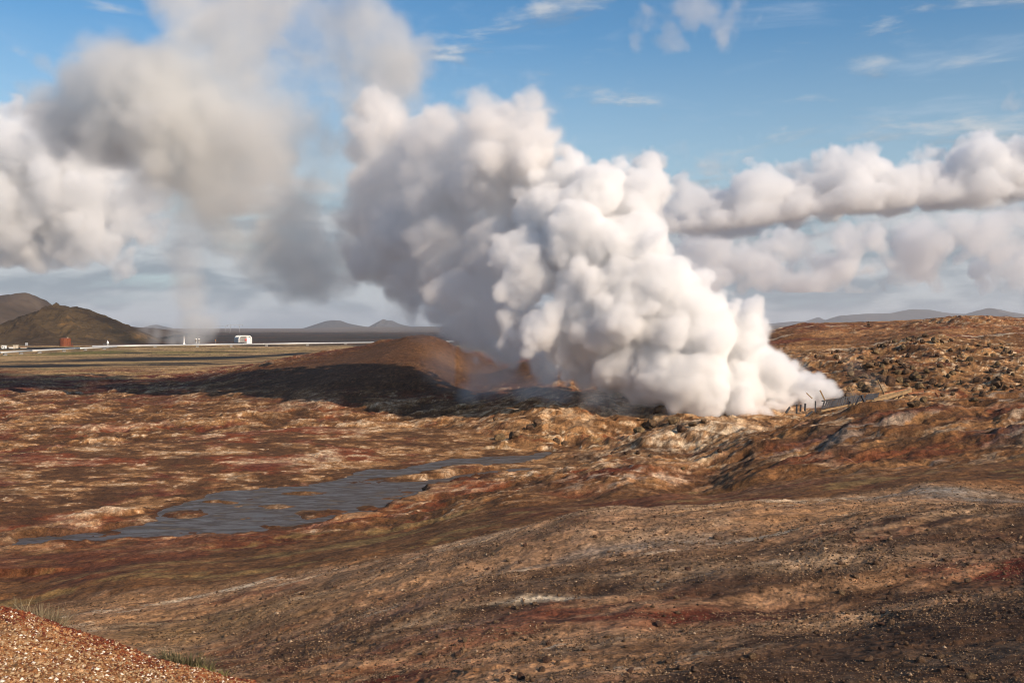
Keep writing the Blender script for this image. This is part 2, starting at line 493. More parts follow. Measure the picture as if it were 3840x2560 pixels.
# far right plateau and slope
rt = sstep(XX, 40, 56) * sstep(YY, 145, 180)
C = lay(C, 'brown', rt)
C = lay(C, 'umber', rt * sstep(n_b + n_c * .5, .2, 1.2) * .7)
C = lay(C, 'deepred', rt * sstep(n_a + n_b * .4, -.2, 1) * .75)
C = lay(C, 'ochre', rt * sstep(nf(XX * .4, YY, 14, 5, 301) + n_b * .35, 0.45, 1.2) * .85)
C = lay(C, 'cream', rt * sstep(nf(XX * .4, YY, 9, 5, 303) + n_c * .35, 1.3, 2) * .7)
C = lay(C, 'red', blob(3650, 1200, 225, 30, 26) * (.6 + n_b * .25))
# rocks
C = lay(C, 'ochre', rock * sstep(n_b + n_c * .6, -1.1, .4) * .9)
C = lay(C, 'olive', rock * sstep(n_c + n_b * .4, .4, 1.3) * .6)
C = lay(C, 'umber', rock * sstep(-std(rk) + n_c * .5, .2, 1.3) * .85)
C = lay(C, 'dark', rock * sstep(nf(XX, YY, 2.4, 5, 305, .62), .7, 1.5) * .6)
C = lay(C, 'cream', rock * sstep(std(rk) * .6 + n_c * .8 + n_d * .3, 1.0, 2.0) * .55)
C = lay(C, 'umber', blob(3330, 1400, 130, 10, 9) * .75)
C = lay(C, 'ochre', blob(2200, 1500, 120, 13, 12) * (.6 + n_c * .2)); C = lay(C, 'cream', blob(2200, 1500, 120, 13, 10) * sstep(n_c + n_b, -.4, 1.5) * .6)
C = lay(C, 'pale', blob(2680, 1610, 91, 8, 5) * (.8 + n_c * .25)); C = lay(C, 'cream', blob(2620, 1630, 89, 8, 5) * sstep(n_c + n_d * .5, -.4, 1.2) * .65)
C = lay(C, 'deepred', blob(2300, 1760, 62, 3.5, 2.0) * .9); C = lay(C, 'pink', blob(2380, 1790, 61, 4, 3) * sstep(n_c + n_b * .4, -.6, .9) * .8); C = lay(C, 'cream', blob(2360, 1770, 61, 3, 2) * sstep(n_c, .1, 1.2) * .6)
# ash slopes of the crater ridge
C = lay(C, 'umber', np.clip(calm * 1.25, 0, 1) * (YY > 100) * .92)
C = lay(C, 'umber', blob(1520, 1290, 190, 28, 24) * (1.0 + n_c * .12)); C = lay(C, 'umber', (blob(1900, 1360, 190, 24, 22) + blob(2050, 1400, 175, 16, 14)) * .9); C = lay(C, 'brown', blob(1560, 1300, 185, 14, 12) * .3); C = lay(C, 'ochre', blob(1690, 1345, 174, 5, 8) * .25)
# hillside on the right behind the hollow
hs = sstep(YY, 46, 56) * (1 - sstep(YY, 86, 96)) * sstep(XX - (YY - 60) * .35 + n_b * .5, 11, 15)
hs_f = nf(rx_ * .35, ry_, 1.3, 5, 309, .65)
C = lay(C, 'brown', hs)
C = lay(C, 'umber', hs * sstep(n_s + n_b * .3, -.2, 1.2) * .85)
C = lay(C, 'ochre', hs * sstep(nf(rx_ * .3, ry_, 3, 5, 313, .62) + hs_f * .5, .3, 1.3) * .6)
C = lay(C, 'pale', hs * sstep(n_s * .5 - n_b * .4 + hs_f * .8, 0.5, 1.6) * .75)
C = lay(C, 'slate', hs * sstep(nf(rx_ * .4, ry_, 6, 5, 311, .6) + hs_f * .6, 1.1, 2.0) * .5)
C = lay(C, 'deepred', hs * sstep(nf(rx_ * .3, ry_, 5, 4, 321) + hs_f * .4, 1.1, 1.9) * .6)
C = lay(C, 'dark', hs * sstep(nf(rx_ * .3, ry_, 2.5, 5, 325, .6) + hs_f * .3, .8, 1.6) * .75)
# near slope
nr_ = 1 - sstep(YY + n_b * .5, 36.5, 41)
nr_f = nf(rx_ * .35, ry_, .8, 5, 327, .65)
C = lay(C, 'tan', nr_)
C = lay(C, 'umber', nr_ * sstep(n_s + nr_f * .25, -0.2, 1.6) * .70)
C = lay(C, 'ochre', nr_ * sstep(nf(rx_ * .35, ry_, 5.5, 5, 331, .58) + nr_f * .3, .2, 1.4) * .5)
C = lay(C, 'pale', nr_ * sstep(nf(rx_ * .42 + wx * .3, ry_ + wy * .3, 4.2, 6, 341, .60) + nr_f * .4, .5, 1.9) * .65)
C = lay(C, 'cream', nr_ * sstep(nf(rx_ * .25, ry_, 2.4, 6, 351, .62) + nr_f * .5, 1.3, 2.2) * .65)
C = lay(C, 'deepred', nr_ * sstep(nf(rx_ * .42 + wx * .3, ry_ + wy * .3, 5.0, 5, 361, .6) + nr_f * .35, .9, 1.9) * .6)
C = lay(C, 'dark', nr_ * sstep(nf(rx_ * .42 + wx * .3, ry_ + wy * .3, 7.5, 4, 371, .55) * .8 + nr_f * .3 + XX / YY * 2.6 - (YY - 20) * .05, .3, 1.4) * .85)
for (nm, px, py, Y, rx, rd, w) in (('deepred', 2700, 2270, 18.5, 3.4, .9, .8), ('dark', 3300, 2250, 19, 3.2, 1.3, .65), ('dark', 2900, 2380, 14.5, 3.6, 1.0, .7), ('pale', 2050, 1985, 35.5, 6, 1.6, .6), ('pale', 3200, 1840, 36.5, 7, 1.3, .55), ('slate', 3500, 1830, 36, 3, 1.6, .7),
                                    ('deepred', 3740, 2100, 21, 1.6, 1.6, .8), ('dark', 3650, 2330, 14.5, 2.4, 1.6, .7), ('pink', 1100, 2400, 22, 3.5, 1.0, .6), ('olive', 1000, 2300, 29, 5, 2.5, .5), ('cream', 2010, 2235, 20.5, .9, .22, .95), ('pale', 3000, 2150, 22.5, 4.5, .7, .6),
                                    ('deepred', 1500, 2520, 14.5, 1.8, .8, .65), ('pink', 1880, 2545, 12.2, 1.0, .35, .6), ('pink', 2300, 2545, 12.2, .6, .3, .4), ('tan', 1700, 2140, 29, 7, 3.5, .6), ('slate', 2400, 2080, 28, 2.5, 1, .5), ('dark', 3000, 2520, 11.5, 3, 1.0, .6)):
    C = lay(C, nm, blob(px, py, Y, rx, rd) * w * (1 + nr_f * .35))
# shore of the stream: wet umber
C = lay(C, 'umber', (1 - sstep(SD + n_c * .3, 0.1, 1.6)) * .75)
C = lay(C, 'ochre', sstep(SD, .2, 1.2) * (1 - sstep(SD, 1.4, 4.5)) * sstep(n_b + n_c * .5, -.1, 1.0) * .6)
hl = (YY > 41) * (YY < 56) * (1 - hs) * sstep(SD, 1, 4)
C = lay(C, 'brown', hl * .65); C = lay(C, 'umber', hl * sstep(n_s, -.5, 1.0) * .75); C = lay(C, 'deepred', hl * sstep(n_a + n_s * .4, .3, 1.2) * .5)
C = lay(C, 'olive', hl * sstep(nf(rx_ * .3, ry_, 3, 5, 377, .6) + n_c * .3, .6, 1.5) * .6)
# red gravel bank
C = lay(C, 'red', gravelly)
C = lay(C, 'ochre', gravelly * sstep(n_d * .5 + n_c * .5 + (6.9 - YY) * 1.1, .0, 1.4) * .9)
C = lay(C, 'pale', gravelly * sstep(nf(XX, YY, .10, 3, 381, .6) + (6.0 - YY) * .6, .6, 1.5) * .6)
# fine mottling of every soil
mott = 1 + 0.13 * n_d + 0.10 * n_c + 0.12 * nf(XX, YY, 0.16, 3, 391, .65) * near
C *= np.clip(mott, .4, 1.8)[..., None]
_l = C.mean(-1, keepdims=True)
C = np.clip((_l + (C - _l) * 1.08) * .90, .008, .8)


def ground_material():
    m = bpy.data.materials.new('volcanic_soil')
    m.use_nodes = True
    k = NT(m.node_tree)
    out = k.n('ShaderNodeOutputMaterial')
    bs = k.n('ShaderNodeBsdfPrincipled', {'Roughness': 0.92, 'Specular IOR Level': 0.15})
    k.set(out.inputs[0], bs)
    vc = k.n('ShaderNodeVertexColor', layer_name='soil')
    pos = k.n('ShaderNodeNewGeometry').outputs['Position']
    g1 = k.noise(pos, 9.0, 5.0, 0.68)
    g2 = k.noise(pos, 1.7, 6.0, 0.66)
    f = k.m('MULTIPLY_ADD', g1, 0.95, k.m('MULTIPLY', g2, 0.85))
    col = k.mix(1.0, vc.outputs[0], k.ramp(k.m('MULTIPLY', f, 0.55), [(0.37, 0.38), (0.5, 1.0), (0.63, 1.65)]), 'MULTIPLY')
    # grains of pale crust
    g3 = k.noise(pos, 26.0, 2.0, 0.6)
    col = k.mix(k.m('MULTIPLY', k.smooth(g3, .66, .74), .45), col, (.46, .35, .25))
    k.set(bs.inputs['Base Color'], col)
    b1 = k.n('ShaderNodeBump', {'Strength': 0.8, 'Distance': 0.16, 'Height': g2})
    b2 = k.n('ShaderNodeBump', {'Strength': 0.8, 'Distance': 0.03, 'Height': g1, 'Normal': b1.outputs[0]})
    k.set(bs.inputs['Normal'], b2.outputs[0])
    return m


M_SOIL = ground_material()
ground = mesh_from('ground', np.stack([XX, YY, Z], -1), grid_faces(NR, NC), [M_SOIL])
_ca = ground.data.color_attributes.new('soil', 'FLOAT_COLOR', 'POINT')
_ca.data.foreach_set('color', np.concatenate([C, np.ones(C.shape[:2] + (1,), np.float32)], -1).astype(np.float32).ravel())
tag(ground, kind='structure')


def ground_z(x, y):
    r = np.interp(math.log(y), lnY, np.arange(NR)); c = np.interp(x / y, U, np.arange(NC))
    i, j = min(int(r), NR - 2), min(int(c), NC - 2)
    a, b = r - i, c - j
    return float((Z[i, j] * (1 - b) + Z[i, j + 1] * b) * (1 - a) + (Z[i + 1, j] * (1 - b) + Z[i + 1, j + 1] * b) * a)


_PYV = HZ + (EYE - Z) * F / YY


def hit(px, py, ymin=3.0):
    """nearest ground seen at a pixel"""
    j = int(np.clip(np.interp((px - 1920) / F, U, np.arange(NC)), 0, NC - 1))
    col = _PYV[:, j]
    ok = np.where((col <= py) & (YY[:, j] > ymin))[0]
    i = ok[0] if len(ok) else NR - 1
    return float(XX[i, j]), float(YY[i, j]), float(Z[i, j])


# water of the mud stream
def build_stream():
    m = bpy.data.materials.new('grey_mud_water')
    m.use_nodes = True
    k = NT(m.node_tree)
    out = k.n('ShaderNodeOutputMaterial')
    bs = k.n('ShaderNodeBsdfPrincipled', {'Roughness': 0.5, 'Specular IOR Level': 0.2})
    k.set(out.inputs[0], bs)
    pos = k.n('ShaderNodeNewGeometry').outputs['Position']
    mp = k.n('ShaderNodeMapping', {'Vector': pos, 'Scale': (0.35, 1.0, 1.0), 'Rotation': (0, 0, radians(-35))}).outputs[0]
    g = k.noise(mp, 1.4, 6.0, 0.62, 0.6)
    g2 = k.noise(mp, 5.0, 4.0, 0.6)
    k.set(bs.inputs['Base Color'], k.ramp(g, [(0.34, (.050, .043, .040)), (0.48, (.098, .082, .074)), (0.56, (.055, .045, .040)), (0.64, (.13, .10, .072)), (0.75, (.09, .06, .035))]))
    k.set(bs.inputs['Roughness'], k.ramp(g, [(0.38, 0.30), (0.5, .55), (0.62, 0.75)]))
    b = k.n('ShaderNodeBump', {'Strength': 0.9, 'Distance': 0.06, 'Height': g2})
    k.set(bs.inputs['Normal'], b.outputs[0])
    # sheet over the wet cells of a regular grid
    gx, gy = np.meshgrid(np.linspace(-34, 10, 120), np.linspace(50, 102, 130))
    s_ = np.minimum(poly_sd(S1, gx, gy), poly_sd(S2, gx, gy))
    keep = s_ < 3.0
    idx = -np.ones(keep.size, int)
    fc = grid_faces(*gx.shape)
    fc = fc[keep.ravel()[fc].all(1)]
    used = np.unique(fc)
    idx[used] = np.arange(len(used))
    v = np.stack([gx, gy, np.zeros_like(gx)], -1).reshape(-1, 3)[used]
    tag(mesh_from('mud_stream_water', v, idx[fc], [m]), kind='structure')


build_stream()


# ------------------------------------------------------------------ hills and mountains
def hill_material(name, stops, scale, rough_bump=1.0):
    m = bpy.data.materials.new(name)
    m.use_nodes = True
    k = NT(m.node_tree)
    out = k.n('ShaderNodeOutputMaterial')
    bs = k.n('ShaderNodeBsdfPrincipled', {'Roughness': 0.95, 'Specular IOR Level': 0.1})
    k.set(out.inputs[0], bs)
    pos = k.n('ShaderNodeNewGeometry').outputs['Position']
    mp = k.n('ShaderNodeMapping', {'Vector': pos, 'Scale': (1, 1, 2.2)}).outputs[0]
    g = k.noise(mp, scale, 8.0, 0.62, 0.5)
    k.set(bs.inputs['Base Color'], k.ramp(g, stops))
    b = k.n('ShaderNodeBump', {'Strength': 0.8, 'Distance': rough_bump, 'Height': k.noise(mp, scale * 6, 6.0, 0.65)})
    k.set(bs.inputs['Normal'], b.outputs[0])
    return m


def hill(name, crest, Y, depth, mat, amp, wl, seed, nx=220, ny=90, base=None):
    """a rounded ridge whose crest line stands at distance Y"""
    cx = np.array([(p[0] - 1920) / F * Y for p in crest]); cz = np.array([EYE - (p[1] - HZ) / F * Y for p in crest])
    x = np.linspace(cx[0], cx[-1], nx); t = np.linspace(-1, 1, ny)
    xg, tg = np.meshgrid(x, t)
    b0 = 0.0 if base is None else base
    top = np.interp(x, cx, cz)[None] - b0
    # the foot comes forward and the crest wanders a little in depth
    dp = depth * (0.5 + 0.5 * np.clip(top / (top.max() + 1e-6), 0, 1))
    yg = Y + tg * dp + perlin(xg / (wl * 4), tg * 0, seed + 5) * depth * 0.15
    prof = (1 - np.abs(tg) ** 1.35)
    prof = prof * prof * 0.25 + prof * 0.75
    n = fbm(xg, yg, wl, 6, seed, 0.55, 'ridge') * amp * (1 - prof ** 6 * 0.55)
    z = b0 + top * prof + n * np.clip(prof * 3, 0, 1) * np.clip(top / (amp * 4), 0, 1)
    z = np.where(prof < 0.02, b0 - 3.0, z)
    o = mesh_from(name, np.stack([xg, yg, z], -1), grid_faces(ny, nx), [mat])
    return tag(o, kind='structure')


M_HILL = hill_material('tuff_hillside', [(0.30, (.030, .020, .013)), (0.47, (.054, .036, .021)), (0.58, (.080, .054, .028)), (0.66, (.17, .098, .040)), (0.75, (.06, .04, .022))], 0.022, 4.0)
M_HILL_FAR = hill_material('far_tuff_hillside', [(0.3, (.042, .032, .025)), (0.5, (.075, .055, .042)), (0.7, (.11, .085, .065))], 0.010, 2.0)
M_MOUNT = hill_material('mountain_rock', [(0.3, (.05, .045, .045)), (0.6, (.085, .075, .07))], 0.0016, 14.0)
M_STEPPE = hill_material('dry_plain', [(0.3, (.11, .085, .068)), (0.6, (.15, .12, .095))], 0.002, 4.0)
hill('hill', [(-330, 1270), (-200, 1245), (-60, 1232), (0, 1225), (45, 1222), (104, 1188), (178, 1163), (200, 1156), (209, 1148), (214, 1141), (220, 1149), (238, 1152), (262, 1156), (286, 1153), (327, 1164), (387, 1187), (431, 1203), (458, 1218), (506, 1240), (550, 1267), (600, 1296), (640, 1306)],
     800, 110, M_HILL, 7.5, 30, 401, 420, 160)
hill('hill', [(-900, 1180), (-600, 1130), (-300, 1118), (-120, 1122), (0, 1111), (60, 1105), (85, 1101), (112, 1101), (130, 1115), (150, 1127), (180, 1155), (215, 1182), (300, 1215), (450, 1218), (490, 1223), (560, 1229), (640, 1240), (700, 1250)],
     1250, 190, M_HILL_FAR, 8.0, 40, 411)
hill('mountain', [(540, 1233), (575, 1224), (588, 1217), (604, 1224), (640, 1233)], 9000, 500, M_MOUNT, 6, 300, 421, 60, 40)
hill('mountain', [(1090, 1240), (1143, 1232), (1190, 1215), (1220, 1206), (1243, 1201), (1275, 1203), (1310, 1214), (1365, 1223), (1420, 1230), (1480, 1240)], 7000, 600, M_MOUNT, 18, 300, 431, 160, 60)
hill('mountain', [(1340, 1240), (1388, 1224), (1420, 1206), (1438, 1197), (1452, 1203), (1465, 1202), (1500, 1216), (1560, 1228), (1640, 1240)], 7600, 600, M_MOUNT, 18, 300, 441, 160, 60)
hill('plain', [(700, 1249), (850, 1245), (990, 1240), (1143, 1233), (1289, 1226), (1500, 1225), (1800, 1224), (2300, 1222), (3000, 1222), (4400, 1222)], 5200, 900, M_STEPPE, 5, 400, 451, 200, 50)
hill('mountain', [(2750, 1236), (2880, 1214), (2964, 1207), (3030, 1204), (3060, 1195), (3076, 1190), (3092, 1198), (3130, 1206), (3200, 1222)], 11000, 800, M_MOUNT, 25, 500, 461, 160, 50)
hill('mountain', [(2980, 1232), (3100, 1203), (3156, 1184), (3200, 1181), (3260, 1177), (3340, 1175), (3390, 1165), (3424, 1160), (3479, 1161), (3539, 1173), (3611, 1177), (3720, 1186), (3900, 1210), (4100, 1232)], 9500, 900, M_MOUNT, 25, 500, 471, 200, 60)
hill('mountain', [(3480, 1232), (3560, 1205), (3611, 1182), (3660, 1168), (3707, 1155), (3739, 1160), (3790, 1172), (3839, 1180), (3960, 1196), (4200, 1226)], 8000, 800, M_MOUNT, 25, 500, 481, 160, 60)
hill('hill', [(3100, 1232), (3180, 1213), (3225, 1204), (3262, 1212), (3330, 1222), (3420, 1232)], 2600, 200, M_HILL_FAR, 8, 60, 491, 80, 40)
hill('hill', [(3370, 1232), (3405, 1215), (3425, 1209), (3450, 1215), (3520, 1224), (3600, 1232)], 2900, 200, M_HILL_FAR, 8, 60, 501, 80, 40)


# ------------------------------------------------------------------ steam and clouds: voxel grids of billows
def lattice(shape, cells, rng):
    """smooth random field: random lattice, cubic upsampling along each axis"""
    a = rng.standard_normal([c + 4 for c in cells]).astype(np.float32)
    for ax, (n, c) in enumerate(zip(shape, cells)):
        t = np.linspace(0, c, n); i = np.minimum(t.astype(int), c - 1); f = t - i
        wts = [(1 - f) ** 3 / 6, (3 * f ** 3 - 6 * f ** 2 + 4) / 6, (-3 * f ** 3 + 3 * f ** 2 + 3 * f + 1) / 6, f ** 3 / 6]
        M = np.zeros((n, c + 4), np.float32)
        for q in range(4):
            M[np.arange(n), i + q] += wts[q].astype(np.float32)
        a = np.moveaxis(np.tensordot(M, a, axes=(1, ax)), 0, ax)
    return a * 1.6


def turb(shape, size, wl, octs, seed, gain=0.5):
    rng = np.random.default_rng(seed)
    s = 0; a = 1.0; t = 0
    for o in range(octs):
        cells = [max(1, int(round(d / wl))) for d in size]
        s = s + a * lattice(shape, cells, rng); t += a
        a *= gain; wl *= 0.5
    return s / t


def grow(spheres, seed, kids=(14, 8), flat=0.0, spread=(.26, .60)):
    """children on every billow, grandchildren on every child"""
    rng = np.random.default_rng(seed)
    alls = [np.array(spheres, np.float32)]
    cur = alls[0]
    for lev, n in enumerate(kids):
        d = rng.standard_normal((len(cur), n, 3)).astype(np.float32)
        if flat:
            d[..., 2] = np.abs(d[..., 2]) * (1 - flat) + d[..., 2] * flat
        d /= np.linalg.norm(d, axis=-1, keepdims=True)
        r = cur[:, None, 3] * rng.uniform(*spread, (len(cur), n)).astype(np.float32)
        p = cur[:, None, :3] + d * cur[:, None, 3:4] * rng.uniform(.66, .92, (len(cur), n, 1)).astype(np.float32)
        cur = np.concatenate([p, r[..., None]], -1).reshape(-1, 4)
        alls.append(cur)
    return np.concatenate(alls)


def sphere_field(spheres, mn, mx, res, warp=0.0, wl=4.0, seed=0, margin=1.0):
    """distance to the union of the spheres (negative inside), on a warped grid"""
    shape = tuple(int(round((b - a) / res)) + 1 for a, b in zip(mn, mx))
    size = [b - a for a, b in zip(mn, mx)]
    ax = [np.linspace(a, b, n, dtype=np.float32) for a, b, n in zip(mn, mx, shape)]
    wv = [turb(shape, size, wl, 4, seed + q, .55) * warp if warp else None for q in range(3)]
    F_ = np.full(shape, margin, np.float32)
    for s in spheres:
        lo = []; hi = []
        for q in range(3):
            lo.append(max(0, int((s[q] - s[3] - margin - warp - mn[q]) / res)))
            hi.append(min(shape[q], int((s[q] + s[3] + margin + warp - mn[q]) / res) + 2))
        if any(h <= l for l, h in zip(lo, hi)):
            continue
        sl = tuple(slice(l, h) for l, h in zip(lo, hi))
        d2 = 0
        for q in range(3):
            c = ax[q][sl[q]] - s[q]
            c = c.reshape([-1 if q == w else 1 for w in range(3)])
            d2 = d2 + ((c + wv[q][sl]) if warp else c) ** 2
        F_[sl] = np.minimum(F_[sl], np.sqrt(d2) - s[3])
    return F_, ax, shape, size


def volume_object(name, dens, mn, mx, mat, parent=None):
    nx, ny, nz = dens.shape
    me = bpy.data.meshes.new(name + '_voxels')
    me.vertices.add(dens.size)
    a = me.attributes.new('d', 'FLOAT', 'POINT')
    a.data.foreach_set('value', np.ascontiguousarray(dens, np.float32).ravel())
    src = bpy.data.objects.new(name + '_voxels', me)
    ng = bpy.data.node_groups.new(name, 'GeometryNodeTree')
    ng.interface.new_socket('Geometry', in_out='INPUT', socket_type='NodeSocketGeometry')
    ng.interface.new_socket('Geometry', in_out='OUTPUT', socket_type='NodeSocketGeometry')
    k = NT(ng)
    vc = k.n('GeometryNodeVolumeCube', {'Min': mn, 'Max': mx, 'Resolution X': nx, 'Resolution Y': ny, 'Resolution Z': nz})
    sp = k.n('ShaderNodeSeparateXYZ', {0: k.n('GeometryNodeInputPosition')})
    ids = []
    for q, n in enumerate((nx, ny, nz)):
        ids.append(k.m('ROUND', k.m('MULTIPLY', k.m('SUBTRACT', sp.outputs[q], mn[q]), (n - 1) / (mx[q] - mn[q]))))
    def mad(a_, n, b_):
        return k.n('FunctionNodeIntegerMath', {0: a_, 1: n, 2: b_}, operation='MULTIPLY_ADD').outputs[0]
    i = mad(mad(ids[0], ny, ids[1]), nz, ids[2])
    oi = k.n('GeometryNodeObjectInfo', {'Object': src})
    at = k.n('GeometryNodeInputNamedAttribute', {'Name': 'd'}, data_type='FLOAT')
    si = k.n('GeometryNodeSampleIndex', data_type='FLOAT', domain='POINT', clamp=True)
    k.set(si.inputs[0], oi.outputs['Geometry']); k.set(si.inputs['Value'], at.outputs[0]); k.set(si.inputs['Index'], i)
    k.set(vc.inputs['Density'], si.outputs[0])
    sm = k.n('GeometryNodeSetMaterial', {'Geometry': vc.outputs[0], 'Material': mat})
    k.n('NodeGroupOutput', {0: sm.outputs[0]})
    vd = bpy.data.volumes.new(name)
    vd.materials.append(mat)
    ob = bpy.data.objects.new(name, vd)
    COL.objects.link(ob)
    if parent is not None:
        ob.parent = parent
    md = ob.modifiers.new('grid', 'NODES')
    md.node_group = ng
    return ob


def vapour_material(name, color, aniso=0.15):
    m = bpy.data.materials.new(name)
    m.use_nodes = True
    k = NT(m.node_tree)
    out = k.n('ShaderNodeOutputMaterial')
    pv = k.n('ShaderNodeVolumePrincipled', {'Color': color + (1,), 'Density': 1.0, 'Anisotropy': aniso})
    k.set(out.inputs['Volume'], pv)
    return m


def core_mesh(name, field, level, ax, mat, parent=None):
    """closed surface of a voxel field at a level"""
    import openvdb
    g = openvdb.FloatGrid(10.0)
    g.copyFromArray(np.ascontiguousarray(field - level, np.float32))
    pts, quads = g.convertToQuads(0.0)
    pts = np.array(pts, np.float32)
    for q in range(3):
        pts[:, q] = ax[q][0] + pts[:, q] * (ax[q][1] - ax[q][0])
    qd = np.array(quads, np.int32)
    lab = np.arange(len(pts))               # keep the largest connected piece
    while True:
        old = lab.copy()
        mnl = lab[qd].min(1)
        for q in range(4):
            np.minimum.at(lab, qd[:, q], mnl)
        lab = lab[lab]
        if (lab == old).all():
            break
    best = np.bincount(lab).argmax()
    qd = qd[lab[qd[:, 0]] == best]
    used = np.unique(qd)
    idx = np.zeros(len(pts), np.int32); idx[used] = np.arange(len(used))
    return mesh_from(name, pts[used], idx[qd][:, ::-1], [mat], parent=parent)


FV = F / 1.63265            # focal length in a 2352 px wide copy of the frame, used for the steam


def V(vx, vy, r, Y):
    return ((vx - 1176) / FV * Y, Y, EYE - (vy - 752) / FV * Y, r / FV * Y)


def diffuse_material(name, col):
    m = bpy.data.materials.new(name)
    m.use_nodes = True
    k = NT(m.node_tree)
    k.n('ShaderNodeOutputMaterial', {0: k.n('ShaderNodeBsdfDiffuse', {0: col + (1,)}).outputs[0]})
    return m


M_STEAM = vapour_material('steam', (.999, .997, .995))
M_GREY = vapour_material('rising_steam', (.985, .975, .965))
M_OLD = vapour_material('old_steam', (.908, .906, .893))


